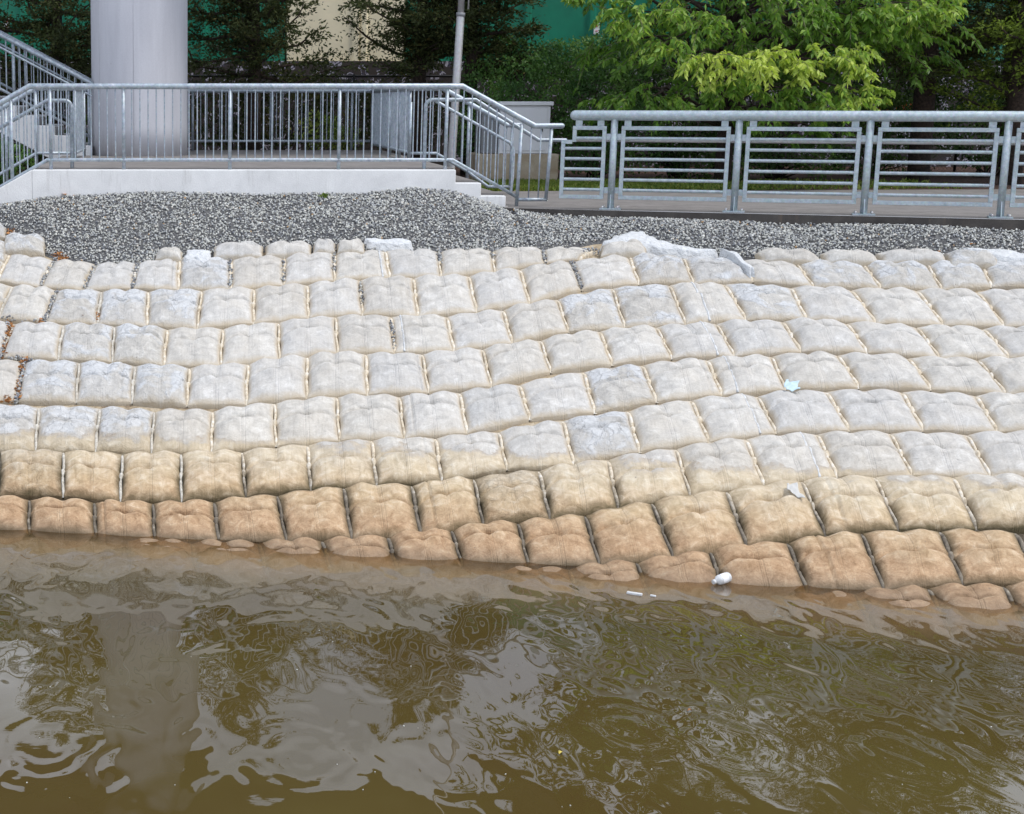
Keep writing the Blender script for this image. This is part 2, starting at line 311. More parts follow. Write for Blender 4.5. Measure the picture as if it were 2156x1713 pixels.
# ------------------------------------------------------------------ mesh helpers
def fast_mesh(name, verts, faces, mat, parent=None, smooth=False, uv=None, tint=None, attr='tint'):
    """verts (N,3); faces (M,k) array with constant k, or a list of lists"""
    me = bpy.data.meshes.new(name); verts = np.asarray(verts, dtype=np.float32)
    if isinstance(faces, np.ndarray):
        M, k = faces.shape
        me.vertices.add(len(verts)); me.vertices.foreach_set('co', verts.ravel())
        me.loops.add(M*k); me.loops.foreach_set('vertex_index', faces.astype(np.int32).ravel())
        me.polygons.add(M); me.polygons.foreach_set('loop_start', np.arange(0, M*k, k, dtype=np.int32))
        try: me.polygons.foreach_set('loop_total', np.full(M, k, dtype=np.int32))
        except Exception: pass
    else: me.from_pydata([tuple(v) for v in verts], [], faces)
    me.update(calc_edges=True)
    if smooth: me.polygons.foreach_set('use_smooth', np.ones(len(me.polygons), dtype=bool))
    if uv is not None:
        li = np.zeros(len(me.loops), dtype=np.int32); me.loops.foreach_get('vertex_index', li)
        l = me.uv_layers.new(name='UVMap'); l.data.foreach_set('uv', np.asarray(uv, dtype=np.float32)[li].ravel())
    if tint is not None:
        a = me.attributes.new(attr, 'FLOAT', 'POINT'); a.data.foreach_set('value', np.asarray(tint, dtype=np.float32))
    me.materials.append(MATS[mat])
    o = bpy.data.objects.new(name, me); COL.objects.link(o)
    if parent: o.parent = parent
    return o
class MB:
    def __init__(s): s.v = []; s.f = []; s.sm = []
    def add(s, v, f, smooth=False):
        b = len(s.v); s.v += [tuple(map(float, x)) for x in v]; s.f += [[b+i for i in q] for q in f]; s.sm += [smooth]*len(f)
    def box(s, lo, hi):
        x0, y0, z0 = lo; x1, y1, z1 = hi
        s.add([(x0,y0,z0),(x1,y0,z0),(x1,y1,z0),(x0,y1,z0),(x0,y0,z1),(x1,y0,z1),(x1,y1,z1),(x0,y1,z1)],
              [[0,3,2,1],[4,5,6,7],[0,1,5,4],[1,2,6,5],[2,3,7,6],[3,0,4,7]])
    def bar(s, a, b, w, h, up=(0,0,1)):
        a = np.array(a, float); b = np.array(b, float); d = (b-a)/np.linalg.norm(b-a); up = np.array(up, float)
        x = np.cross(d, up); x /= np.linalg.norm(x); y = np.cross(x, d); v = []
        for p in (a, b):
            for i, j in ((-1,-1),(1,-1),(1,1),(-1,1)): v.append(p+x*w/2*i+y*h/2*j)
        s.add(v, [[3,2,1,0],[4,5,6,7],[0,1,5,4],[1,2,6,5],[2,3,7,6],[3,0,4,7]])
    def tube(s, pts, r, n=10, cap=True, dome=False):
        pts = [np.array(p, float) for p in pts]; r = [r]*len(pts) if np.isscalar(r) else list(r)
        if dome:
            for e in (0, -1):
                p0, p1 = (pts[0], pts[1]) if e == 0 else (pts[-1], pts[-2]); d = (p0-p1)/np.linalg.norm(p0-p1); rr = r[e]
                ex = [(p0+d*rr*math.sin(a), rr*math.cos(a)) for a in (.5, 1.0, 1.35)]
                if e == 0: pts = [q for q, _ in ex[::-1]]+pts; r = [q for _, q in ex[::-1]]+r
                else: pts = pts+[q for q, _ in ex]; r = r+[q for _, q in ex]
        v = []; ref = None
        for i, p in enumerate(pts):
            d = pts[min(i+1, len(pts)-1)]-pts[max(i-1, 0)]; d /= np.linalg.norm(d)+1e-9
            if ref is None: ref = np.array([0, 0, 1.]) if abs(d[2]) < .9 else np.array([1., 0, 0])
            x = np.cross(d, ref); x /= np.linalg.norm(x)+1e-9; y = np.cross(x, d); ref = y
            k = 1.0
            if 0 < i < len(pts)-1:
                d1 = pts[i]-pts[i-1]; d2 = pts[i+1]-pts[i]; c = np.dot(d1, d2)/(np.linalg.norm(d1)*np.linalg.norm(d2)+1e-9)
                k = 1/max(.5, math.sqrt((1+c)/2))
            for j in range(n):
                a = 2*math.pi*j/n; v.append(p+r[i]*(x*math.cos(a)+y*math.sin(a)*k))
        f = [[i*n+j, i*n+(j+1) % n, (i+1)*n+(j+1) % n, (i+1)*n+j] for i in range(len(pts)-1) for j in range(n)]
        b = len(s.v); s.add(v, f, True)
        if cap:
            s.f += [[b+j for j in range(n)][::-1], [b+(len(pts)-1)*n+j for j in range(n)]]; s.sm += [False]*2
    def prism(s, poly, axis, lo, hi):
        """extrude an outline given in the two other axes"""
        def mk(p, t): q = list(p); q.insert(axis, t); return tuple(q)
        n = len(poly); v = [mk(p, lo) for p in poly]+[mk(p, hi) for p in poly]
        s.add(v, [list(range(n))[::-1], list(range(n, 2*n))]+[[i, (i+1) % n, n+(i+1) % n, n+i] for i in range(n)])
    def build(s, name, mat, parent=None, origin=None, bevel=0):
        me = bpy.data.meshes.new(name); v = s.v
        if origin is not None: v = [(x-origin[0], y-origin[1], z-origin[2]) for x, y, z in v]
        me.from_pydata(v, [], s.f); me.polygons.foreach_set('use_smooth', s.sm); me.materials.append(MATS[mat]); me.update()
        o = bpy.data.objects.new(name, me); COL.objects.link(o)
        if origin is not None: o.location = origin
        if parent: o.parent = parent
        if bevel:
            m = o.modifiers.new('bevel', 'BEVEL'); m.width = bevel; m.segments = 2; m.limit_method = 'ANGLE'
        return o
def tag(o, label, cat, group=None):
    o['label'] = label; o['category'] = cat
    if group: o['group'] = group
    return o
def thing(name, label, cat, group=None):
    o = bpy.data.objects.new(name, None); COL.objects.link(o); o.empty_display_size = .1
    return tag(o, label, cat, group)
def arc(c, r, a0, a1, ax, ay, n=6):
    c = np.array(c, float); ax = np.array(ax, float); ay = np.array(ay, float)
    return [c+r*(math.cos(a0+(a1-a0)*i/n)*ax+math.sin(a0+(a1-a0)*i/n)*ay) for i in range(n+1)]

# ------------------------------------------------------------------ terrain and water
GPX = [(-60,450),(0,478),(40,498),(100,530),(160,543),(210,550),(300,556),(370,545),(430,533),(480,526),(560,520),(690,521),(780,527),(880,526),(1040,524),(1180,519),(1250,506),(1330,500),(1400,514),(1450,532),(1600,541),(1700,548),(1900,535),(2000,540),(2100,540),(2156,548),(2300,566)]
GP = np.array([PS(*p) for p in GPX]); GP = GP[np.argsort(GP[:, 0])]
def Gy(X): return np.interp(X, GP[:, 0], GP[:, 1])
F0 = PZ(1285, 441, 2.63); F3 = PZ(2105, 459, 2.63); FD = (F3-F0)/np.linalg.norm(F3-F0); FN = np.array([FD[1], -FD[0], 0])  # FN points to the river
def fence_y(X): return F0[1]+(X-F0[0])*FD[1]/FD[0]
def Yb(X): return np.where(X < 4.25, 21.26, fence_y(X)-.14)
def Zb(X):
    return np.interp(X, [-5, -2.6, -1.9, -1, 1.8, 2.3, 2.95, 3.5, 4.15, 4.5, 6, 12], [2.5, 2.64, 2.78, 2.83, 2.82, 2.83, 2.91, 2.84, 2.62, 2.56, 2.52, 2.50])
def lump(X, Y): return .022*np.sin(X*3.1+Y*1.3)+.018*np.sin(X*1.2-Y*4.1+1)+.012*np.sin(X*6.3+2*Y)
def gravel_z(X, Y):
    G = Gy(X); b = Yb(X); s = (Y-G)/np.maximum(b-G, .2); zg = g(X, G)
    sc = np.clip(s, 0, 1.)
    z = zg+.01+(Zb(X)-zg)*sc+.06*np.sin(np.pi*sc)+lump(X, Y)*np.sin(np.pi*np.clip(sc, 0, 1))**.5
    return np.where(s < 0, zg+.01+s*.9, z)
def grid(xs, ys, zf):
    X, Y = np.meshgrid(xs, ys); Z = zf(X, Y); v = np.stack([X.ravel(), Y.ravel(), Z.ravel()], 1)
    nx, ny = len(xs), len(ys); i = np.arange((nx-1)*(ny-1)); a = (i//(nx-1))*nx+i % (nx-1)
    return v, np.stack([a, a+1, a+nx+1, a+nx], 1)
def bank_z(X, Y):
    z = g(X, Y)-.035
    z = np.maximum(z, -3.0)
    return np.where(Y > Gy(X)+.25, np.minimum(z-.3, 2.2), z)
v, f = grid(np.linspace(-7, 14, 190), np.linspace(5, 20.9, 220), bank_z)
o = fast_mesh('bank', v, f, 'bank_mortar', smooth=True); o['kind'] = 'structure'
v, f = grid(np.concatenate([np.linspace(-60, -7, 8), np.linspace(-6.8, 14, 300), np.linspace(14.5, 60, 8)]), np.concatenate([np.linspace(-40, 4.8, 10), np.linspace(5, 16.2, 210)]), lambda X, Y: X*0)
dep = np.where((v[:, 1] < 5) | (abs(v[:, 0]) > 13.9), 3., np.clip(-g(v[:, 0], v[:, 1])-.03, 0, 3))
o = fast_mesh('water', v, f, 'river_water', smooth=True, tint=dep, attr='depth'); o['kind'] = 'structure'
# gravel: a bed plus thousands of separate little stones
xs = np.linspace(-4.6, 12.5, 330); T_ = np.linspace(-.12, 1, 40)
X, T2 = np.meshgrid(xs, T_); Y = Gy(X)+(Yb(X)-Gy(X))*T2; Z = gravel_z(X, Y)-.012
i = np.arange((len(xs)-1)*(len(T_)-1)); a = (i//(len(xs)-1))*len(xs)+i % (len(xs)-1)
bedv = np.stack([X.ravel(), Y.ravel(), Z.ravel()], 1)
o = fast_mesh('gravel_bed', bedv, np.stack([a, a+1, a+len(xs)+1, a+len(xs)], 1), 'gravel_bed', smooth=True); o['kind'] = 'structure'
def stones(pos, size, tint, name):
    t = (1+5**.5)/2
    iv = np.array([(-1,t,0),(1,t,0),(-1,-t,0),(1,-t,0),(0,-1,t),(0,1,t),(0,-1,-t),(0,1,-t),(t,0,-1),(t,0,1),(-t,0,-1),(-t,0,1)])/math.sqrt(1+t*t)
    fi = np.array([(0,11,5),(0,5,1),(0,1,7),(0,7,10),(0,10,11),(1,5,9),(5,11,4),(11,10,2),(10,7,6),(7,1,8),(3,9,4),(3,4,2),(3,2,6),(3,6,8),(3,8,9),(4,9,5),(2,4,11),(6,2,10),(8,6,7),(9,8,1)])
    n = len(pos); q = R.normal(size=(n, 4)); q /= np.linalg.norm(q, axis=1)[:, None]; w, x, y, z = q.T
    Rm = np.stack([1-2*(y*y+z*z),2*(x*y-z*w),2*(x*z+y*w),2*(x*y+z*w),1-2*(x*x+z*z),2*(y*z-x*w),2*(x*z-y*w),2*(y*z+x*w),1-2*(x*x+y*y)],1).reshape(n,3,3)
    sc = np.stack([size*R.uniform(.8, 1.35, n), size*R.uniform(.7, 1.1, n), size*R.uniform(.5, .85, n)], 1)
    vv = iv[None]*sc[:, None, :]*R.uniform(.85, 1.15, (n, 12, 1)); vv = np.einsum('nij,nkj->nki', Rm, vv)+pos[:, None, :]
    ff = (fi[None]+12*np.arange(n)[:, None, None]).reshape(-1, 3)
    return fast_mesh(name, vv.reshape(-1, 3), ff, 'pebble', smooth=False, tint=np.repeat(tint, 12))
n = 90000; xx = R.uniform(-4.6, 12.2, n); tt = R.uniform(-.03, 1, n); wy = Yb(xx)-Gy(xx); keep = R.uniform(0, 1, n) < wy/3.0
xx, tt, wy = xx[keep], tt[keep], wy[keep]; yy = Gy(xx)+wy*tt
pos = np.stack([xx, yy, gravel_z(xx, yy)+R.uniform(-.004, .012, len(xx))], 1)
st = stones(pos, R.uniform(.009, .0170, len(xx)), np.clip(R.beta(1.5, 1.35, len(xx)), 0, .97)+(R.uniform(0, 1, len(xx)) < .012)*.5, 'gravel')
st['kind'] = 'stuff'

# ------------------------------------------------------------------ concrete pillows
ROWS = []
def J(a, b): return (zp(*a), zp(*b))
ROWS.append([J(('A',-260,190),('A',-330,380)),J(('A',62,205),('A',-15,372)),J(('A',335,245),('A',250,412)),J(('A',592,268),('A',515,430)),J(('A',850,262),('A',812,420)),J(('A',1105,228),('A',1098,426)),J(('A',1420,238),('A',1420,430)),J(('A',1748,222),('A',1745,400)),J(('A',2058,198),('A',2056,370)),J(('B',372,188),('B',402,352)),J(('B',705,190),('B',715,350)),J(('B',1035,185),('B',1045,325)),J(('B',1345,180),('B',1358,268)),J(('B',1660,190),('B',1560,240))])
ROWS.append([J(('A',-230,385),('A',-330,590)),J(('A',80,402),('A',-10,602)),J(('A',352,430),('A',275,632)),J(('A',625,435),('A',598,640)),J(('A',912,435),('A',905,655)),J(('A',1242,430),('A',1213,668)),J(('A',1562,420),('A',1560,635)),J(('A',1890,395),('A',1897,600)),J(('B',215,365),('B',235,580)),J(('B',545,350),('B',575,592)),J(('B',885,340),('B',937,562)),J(('B',1200,300),('B',1262,515)),J(('B',1517,258),('B',1580,425)),J(('B',1870,215),('B',1935,392)),J(('C',195,215),('C',255,364)),J(('C',500,232),('C',600,350)),J(('C',830,235),('C',950,387)),J(('C',1215,245),('C',1335,392)),J(('C',1590,245),('C',1685,402)),J(('C',1900,240),('C',1968,382)),J(('C',2200,250),('C',2330,385))])
ROWS.append([J(('A',-240,620),('A',-330,840)),J(('A',85,635),('A',10,846)),J(('A',392,640),('A',357,855)),J(('A',705,650),('A',690,872)),J(('A',1030,668),('A',1008,895)),J(('A',1372,665),('A',1357,898)),J(('A',1712,625),('A',1720,862)),J(('A',2062,590),('A',2078,820)),J(('B',408,590),('B',432,815)),J(('B',750,590),('B',797,803)),J(('B',1095,550),('B',1157,758)),J(('B',1430,485),('B',1500,685)),J(('B',1768,415),('B',1848,662)),J(('C',115,370),('C',212,598)),J(('C',430,365),('C',560,575)),J(('C',812,385),('C',905,572)),J(('C',1155,398),('C',1307,595)),J(('C',1533,400),('C',1695,605)),J(('C',1880,410),('C',2045,612)),J(('C',2220,400),('C',2400,610))])
ROWS.append([J(('A',-220,850),('A',-270,1110)),J(('A',150,870),('A',108,1115)),J(('A',488,872),('A',468,1118)),J(('A',830,892),('A',812,1120)),J(('A',1167,905),('A',1150,1138)),J(('A',1527,880),('A',1515,1133)),J(('A',1890,832),('A',1887,1092)),J(('B',253,820),('B',265,1072)),J(('B',600,820),('B',640,1058)),J(('B',970,790),('B',1027,1022)),J(('B',1327,737),('B',1392,932)),J(('B',1690,680),('B',1770,888)),J(('C',38,612),('C',132,792)),J(('C',382,592),('C',492,782)),J(('C',762,580),('C',875,755)),J(('C',1130,590),('C',1255,762)),J(('C',1532,612),('C',1672,795)),J(('C',1912,622),('C',2072,790)),J(('C',2260,620),('C',2430,800))])
ROWS.append([J(('D',-130,90),('D',-150,375)),J(('D',240,110),('D',218,380)),J(('D',615,115),('D',588,385)),J(('D',950,135),('D',930,398)),J(('D',1310,135),('D',1300,392)),J(('D',1690,85),('D',1697,348)),J(('E',75,45),('E',92,318)),J(('E',460,45),('E',492,303)),J(('E',830,20),('E',877,272)),J(('B',1197,1010),('E',1262,184)),J(('B',1590,930),('E',1662,145)),J(('B',1952,890),('E',2042,77)),J(('C',332,800),('C',420,1005)),J(('C',700,780),('C',785,975)),J(('C',1077,772),('C',1207,962)),J(('C',1482,790),('C',1622,972)),J(('C',1882,800),('C',2057,1003)),J(('C',2240,800),('C',2420,1010))])
ROWS.append([J(('D',0,378),('D',-10,660)),J(('D',392,382),('D',388,660)),J(('D',755,396),('D',740,695)),J(('D',1115,390),('D',1117,694)),J(('D',1490,385),('D',1512,664)),J(('D',1892,342),('D',1912,618)),J(('E',290,312),('E',322,596)),J(('E',682,300),('E',722,573)),J(('E',1070,262),('E',1122,492)),J(('E',1465,192),('E',1532,462)),J(('E',1865,134),('E',1937,385)),J(('F',240,62),('F',345,304)),J(('F',620,40),('F',732,253)),J(('F',1012,12),('F',1152,238)),J(('F',1447,14),('F',1577,238)),J(('F',1872,35),('F',2003,248)),J(('F',2260,30),('F',2420,250))])
ROWS.append([J(('D',-200,670),('D',-205,875)),J(('D',182,678),('D',180,890)),J(('D',580,695),('D',590,912)),J(('D',942,700),('D',952,935)),J(('D',1318,692),('D',1347,940)),J(('D',1705,652),('D',1764,942)),J(('E',117,600),('E',168,924)),J(('E',535,590),('E',594,907)),J(('E',917,550),('E',978,846)),J(('E',1317,500),('E',1388,802)),J(('E',1742,432),('E',1808,744)),J(('F',152,342),('F',238,614)),J(('F',552,284),('F',662,557)),J(('F',962,256),('F',1082,504)),J(('F',1382,252),('F',1513,498)),J(('F',1822,260),('F',1964,504)),J(('F',2260,260),('F',2400,520))])
ROWS.append([J(('D',780,930),('D',800,1130)),J(('D',1180,945),('D',1215,1150)),J(('D',1590,945),('D',1650,1165)),J(('E',-16,930),('E',40,1140)),J(('E',388,906),('E',450,1120)),J(('E',777,862),('E',848,1084)),J(('E',1187,817),('E',1256,1092)),J(('E',1600,773),('E',1692,1088)),J(('F',10,644),('F',142,978)),J(('F',442,582),('F',564,914)),J(('F',872,522),('F',1014,838)),J(('F',1293,502),('F',1434,808)),J(('F',1743,502),('F',1884,806)),J(('F',2170,500),('F',2330,804))])
ROWS.append([J(('E',1080,1115),('E',1150,1330)),J(('E',1500,1105),('E',1580,1335)),J(('E',1915,1062),('E',2000,1296)),J(('F',343,924),('F',440,1180)),J(('F',793,882),('F',912,1172)),J(('F',1218,824),('F',1352,1160)),J(('F',1669,814),('F',1804,1118)),J(('F',2103,822),('F',2250,1124))])
ROWS.append([J(('F',760,1190),('F',880,1480)),J(('F',1180,1172),('F',1320,1460)),J(('F',1600,1140),('F',1740,1430)),J(('F',2035,1130),('F',2175,1420)),J(('F',2470,1120),('F',2600,1400))])
BAG_MATS = {(0,5): 1, (1,2): 1, (1,3): 1, (1,4): 1, (1,1): 0, (2,2): 1, (2,3): 1, (3,1): 1, (3,2): 1, (3,3): 1, (4,0): 1, (4,1): 1, (4,2): 1, (1,13): 1, (1,14): 1, (1,16): 1, (1,17): 1, (1,18): 1, (1,19): 1, (2,12): 1, (2,14): 1, (4,10): 1, (5,0): 1, (5,9): 1, (6,8): 1, (2,11): 1}
# narrow folded flap lying on one side of a pillow: (row, index): (side, fraction)
FLAPS = {(0,8): ('R',.13), (1,8): ('R', .13), (2,8): ('L', .16), (3,7): ('R', .10), (4,7): ('L', .16), (5,6): ('R', .20), (6,2): ('L', .16), (6,7): ('L', .24), (7,4): ('R', .20),
         (2,13): ('L', .38), (3,12): ('R', .26), (4,12): ('L', .24), (4,11): ('R', .14), (5,11): ('R', .24), (6,12): ('R', .24), (7,10): ('L', .26), (8,4): ('L', .36), (3,2): ('R', .2), (0,4): ('R', .14)}
WHITE_SEAM = {(2,13), (3,12), (4,12), (5,11), (6,12), (0,8), (2,8)}
ORD = ['first','second','third','fourth','fifth','sixth','seventh','eighth','ninth','tenth','eleventh','twelfth','thirteenth','fourteenth','fifteenth','sixteenth','seventeenth','eighteenth','nineteenth','twentieth','twenty-first']
def lerp(a, b, t): return a+(b-a)*t
def pillow(TL, TR, BR, BL, H, rs, mat, name='concrete_pillow', nu=44, nv=62, flap=None, buried=False):
    TL, TR, BR, BL = [np.array(q, float) for q in (TL, TR, BR, BL)]
    N_ = np.cross(TR-TL, TL-BL); N_ /= np.linalg.norm(N_)
    if N_[2] < 0: N_ = -N_
    wu = np.linalg.norm(TR-TL); lv = np.linalg.norm(TL-BL); up = (TL+TR-BL-BR); up /= np.linalg.norm(up); ri = (TR+BR-TL-BL); ri /= np.linalg.norm(ri)
    tu = np.linspace(0, 1, nu); tv = np.linspace(0, 1, nv)
    su = lerp(tu, .5-.5*np.cos(np.pi*tu), .65); sv = lerp(tv, .5-.5*np.cos(np.pi*tv), .65)
    U, V = np.meshgrid(su, sv); u0, u1 = .004, .996
    uf = None
    if flap: uf = flap[1] if flap[0] == 'L' else 1-flap[1]
    ue = u0+(u1-u0)*U
    B = (TL*(1-ue[..., None])+TR*ue[..., None])*(1-V[..., None])+(BL*(1-ue[..., None])+BR*ue[..., None])*V[..., None]
    a = abs(2*U-1); b = abs(2*V-1)
    prof = ((1-np.clip(a, 0, 1)**2.9)**.56)*((1-np.clip(b, 0, 1)**2.8)**.54)*(1-.30*(a*b)**3)
    prof = prof*(1+.10*rs.uniform(-1, 1)*(U-.5)*2+.12*rs.uniform(-1, 1)*(V-.5)*2)
    k = [rs.uniform(.6, 1.35) for _ in range(6)]; ph = rs.uniform(0, 6.28, 6)
    cv = .44+rs.uniform(-.05, .05); cu = .5+rs.uniform(-.04, .04)
    h = H*prof*(.92+.30*V)
    h -= .030*k[0]*np.exp(-((U-cu)/.06)**2)*prof*(.25+.75*np.exp(-(V/.38)**2))
    h -= .085*k[1]*np.exp(-((U-cu)/.12)**2-((V-cv+.035*((U-cu)/.12)**2)/.034)**2)*1.1
    h -= .026*k[1]*np.exp(-((U-cu)/.16)**4-((V-cv-.035+.05*((U-cu)/.16)**2)/.014)**2)
    h += .024*k[1]*np.exp(-((U-cu)/.16)**2-((V-cv-.11)/.06)**2)
    vc = cv+.07-.085*abs(np.sin(2*np.pi*(U+.02*np.sin(ph[0]))))+.02*np.sin(3*U+ph[0])
    h -= .052*(.5+.5*k[2])*np.exp(-((V-vc)/.030)**2)*(prof+.1)
    h += .020*np.exp(-((V-vc-.13)/.09)**2)*prof
    h += prof*(.007*np.sin(9*U+5*V+ph[1])+.006*np.sin(15*V-4*U+ph[2])+.004*np.sin(21*U-9*V+ph[3])+.003*np.sin(31*V+17*U+ph[4]))
    if buried: h += prof*(.02*np.sin(7*U+ph[0])*np.sin(8*V+ph[1]))
    hump = np.exp(-((U-.25)/.13)**2)*(.5+.5*k[3])+np.exp(-((U-.75)/.13)**2)*(.5+.5*k[4])
    h += H*.16*hump*np.exp(-((V-.14)/.14)**2)
    if uf is not None: h -= (.030*np.exp(-((U-uf)/.016)**2)+.02*np.exp(-(np.maximum(0, (uf-U) if flap[0] == 'L' else (U-uf))-.06)**2/.004)*.5)*(prof+.1)
    edge = (a > .999) | (b > .999); h = np.where(edge, -.05, h)
    sh_up = (.014*hump-.008*np.exp(-((U-.5)/.1)**2)-.010*(a**6))*(1-V)**4-(.022*np.sin(np.pi*U)**1.2)*V**5
    side = np.sign(U-.5)*(-.016*np.sin(np.pi*V)+.018*np.exp(-((V-.5)/.06)**2)+.012*np.exp(-((V-.05)/.05)**2)*0)*a**3
    P = B+N_*h[..., None]+up*sh_up[..., None]+ri*side[..., None]
    c = (TL+TR+BR+BL)/4
    v = (P-c).reshape(-1, 3); i = np.arange((nu-1)*(nv-1)); q = (i//(nu-1))*nu+i % (nu-1)
    uv = np.stack([U.ravel(), V.ravel()], 1)
    o = fast_mesh(name, v, np.stack([q, q+nu, q+nu+1, q+1], 1), mat, smooth=True, uv=uv); o.location = c
    o['line'] = [float(x) for x in (P[:, int(np.argmin(abs(su-uf))), :]-c+N_*.006).ravel()] if uf is not None else 0
    return o, N_, c
def strip(parent, c, A, Bq, N_, w, h, name, mat, knob=True, rs=None):
    """half-round seam strip from A (top) to Bq (bottom)"""
    A = np.array(A)-c; Bq = np.array(Bq)-c; n = 22; m = 7; d = Bq-A; x = np.cross(d, N_); x /= np.linalg.norm(x); v = []
    for i in range(n):
        t = i/(n-1); e = min(1, 6*t+.25)*min(1, 6*(1-t)+.25); kb = (1+.55*math.exp(-((t-.5)/.035)**2)-.45*math.exp(-((t-.44)/.02)**2)-.45*math.exp(-((t-.56)/.02)**2)) if knob else 1
        wob = .006*math.sin(9*t+A[0]*7) 
        for j in range(m):
            a = math.pi*j/(m-1); v.append(A+d*t+x*(w/2*math.cos(a)*kb+wob)+N_*(h*math.sin(a)*e*kb-.02+(-.02 if j in (0, m-1) else 0)))
    i = np.arange((n-1)*(m-1)); q = (i//(m-1))*m+i % (m-1)
    return fast_mesh(name, np.array(v), np.stack([q, q+1, q+m+1, q+m], 1), mat, parent, smooth=True)
def flapmesh(parent, TL, TR, BR, BL, c, N_, mat, uvmat='concrete_fabric', H=.055):
    nu, nv = 9, 24; U, V = np.meshgrid(np.linspace(0, 1, nu), np.linspace(0, 1, nv))
    B = (TL*(1-U[..., None])+TR*U[..., None])*(1-V[..., None])+(BL*(1-U[..., None])+BR*U[..., None])*V[..., None]
    h = H*(np.clip(1-abs(2*U-1)**2.4, 0, 1)**.5)*(np.clip(1-abs(2*V-1)**8, 0, 1)**.6)*(1-.35*np.exp(-((V-.48)/.05)**2))+.006*np.sin(13*V+5*U)
    h = np.where((V < .001) | (V > .999) | (U < .001) | (U > .999), -.04, h)
    P = (B+N_*h[..., None]-c).reshape(-1, 3); i = np.arange((nu-1)*(nv-1)); q = (i//(nu-1))*nu+i % (nu-1)
    return fast_mesh('side_flap', P, np.stack([q, q+nu, q+nu+1, q+1], 1), mat, parent, smooth=True, uv=np.stack([U.ravel()*.3+.05, V.ravel()], 1))
BAGS = {}
rs = np.random.RandomState(3)
ROWNAME_ = None
ROWNAME = ['top full row below the gravel', 'second full row below the gravel', 'third full row below the gravel', 'fourth full row below the gravel', 'fifth full row below the gravel', 'sixth row below the gravel', 'seventh row below the gravel', 'eighth row below the gravel', 'short ninth row', 'lowest partly sunken row']
for r, row in enumerate(ROWS):
    cnt = 0
    for i in range(len(row)-1):
        (tl, bl), (tr, br) = row[i], row[i+1]
        TL, BL, TR, BR = PS(*tl), PS(*bl), PS(*tr), PS(*br)
        vis = max(tr[0], br[0]) > 4 and min(tl[0], bl[0]) < 2152
        if not vis: continue
        H = rs.uniform(.088, .122)*(.8 if r == 0 else 1)
        if r == 1 and i > 13: H *= .85
        m = 'grout_coated_concrete' if BAG_MATS.get((r, i)) else 'concrete_fabric'
        fl = FLAPS.get((r, i))
        o, N_, c = pillow(TL, TR, BR, BL, H, rs, m, flap=fl)
        cz = c[2]; flw = ''
        if fl: flw = ' with a narrow side flap'
        tone = 'grout-smeared cracked grey' if BAG_MATS.get((r, i)) and cz > .3 else 'pale grey' if cz > .75 else 'tide-marked tan' if cz > .42 else 'brown-stained' if cz > .02 else 'wet brown half-sunken'
        pos = 'leftmost' if cnt == 0 else ORD[cnt]+' from the left'
        tag(o, f'{tone} pillow, {pos} in the {ROWNAME[r]}', 'concrete pillow', 'pillow-shaped concrete blocks on the bank')
        ln = o['line']; del o['line']
        if (r, i) in WHITE_SEAM:
            m_ = MB(); pl = np.array(ln).reshape(-1, 3)[2:-2]; m_.tube(pl, [.005+.009*abs(math.sin(k*.37)) for k in range(len(pl))], 7); m_.build('grout_line', 'grout', o)
        strip(o, c, TR, BR, N_, .052 if rs.rand() > .4 else .042, .052, 'seam_strip', 'seam_strip' if not (r < 6 and i < 3 and r > 0) else 'joint_grout', True)
        BAGS[(r, i)] = o; cnt += 1
# half-buried crowns poking out of the gravel above the top row
BUR = [([('A',-150,40),('A',45,60),('A',40,125),('A',-160,120)], 'small grey pillow tip rising from gravel at the left edge'),
       ([('A',25,105),('A',290,125),('A',280,225),('A',10,215)], 'lumpy smeared grey pillow under the gravel at far left'),
       ([('A',-120,160),('A',50,150),('A',30,270),('A',-160,280)], 'grey pillow end cut by the left edge above the leftmost pillow'),
       ([('A',960,222),('A',1130,212),('A',1120,262),('A',950,262)], 'tiny pale pillow tip beside the white-capped pillow'),
       ([('A',1310,178),('A',1622,172),('A',1622,248),('A',1308,250)], 'leftmost of three half-buried pillows behind the top row'),
       ([('A',1628,172),('A',1920,166),('A',1920,238),('A',1626,244)], 'middle one of three half-buried pillows behind the top row'),
       ([('A',1925,165),('B',70,158),('B',70,215),('A',1920,228)], 'rightmost of three half-buried pillows behind the top row'),
       ([('B',72,164),('B',250,160),('B',250,222),('B',72,224)], 'small half-buried pillow beside a flat white grout slab'),
       ([('B',1700,170),('B',1985,170),('B',1985,240),('B',1690,240)], 'half-buried pillow below the white grout heap'),
       ([('C',600,206),('C',965,218),('C',1005,268),('C',640,256)], 'smooth half-buried pillow right of the white grout heap'),
       ([('C',970,208),('C',1290,220),('C',1335,272),('C',1010,268)], 'half-buried pillow at centre of the upper right edge'),
       ([('C',1292,204),('C',1690,214),('C',1722,268),('C',1340,268)], 'large half-buried pillow beside two orange leaves'),
       ([('C',1690,205),('C',1990,220),('C',2020,290),('C',1720,290)], 'cracked half-buried pillow near the right edge under the gravel')]
for q, lab in BUR:
    c4 = [PS(*zp(*p)) for p in q]; c4 = [p+np.array([0, 0, .03]) for p in c4]
    o, N_, c = pillow(*c4, .11, rs, 'grout_coated_concrete' if 'smear' in lab or 'crack' in lab or 'left edge' in lab else 'concrete_fabric', buried=True, nu=26, nv=20)
    del o['line']; tag(o, lab, 'concrete pillow', 'half-buried concrete pillows along the gravel edge')
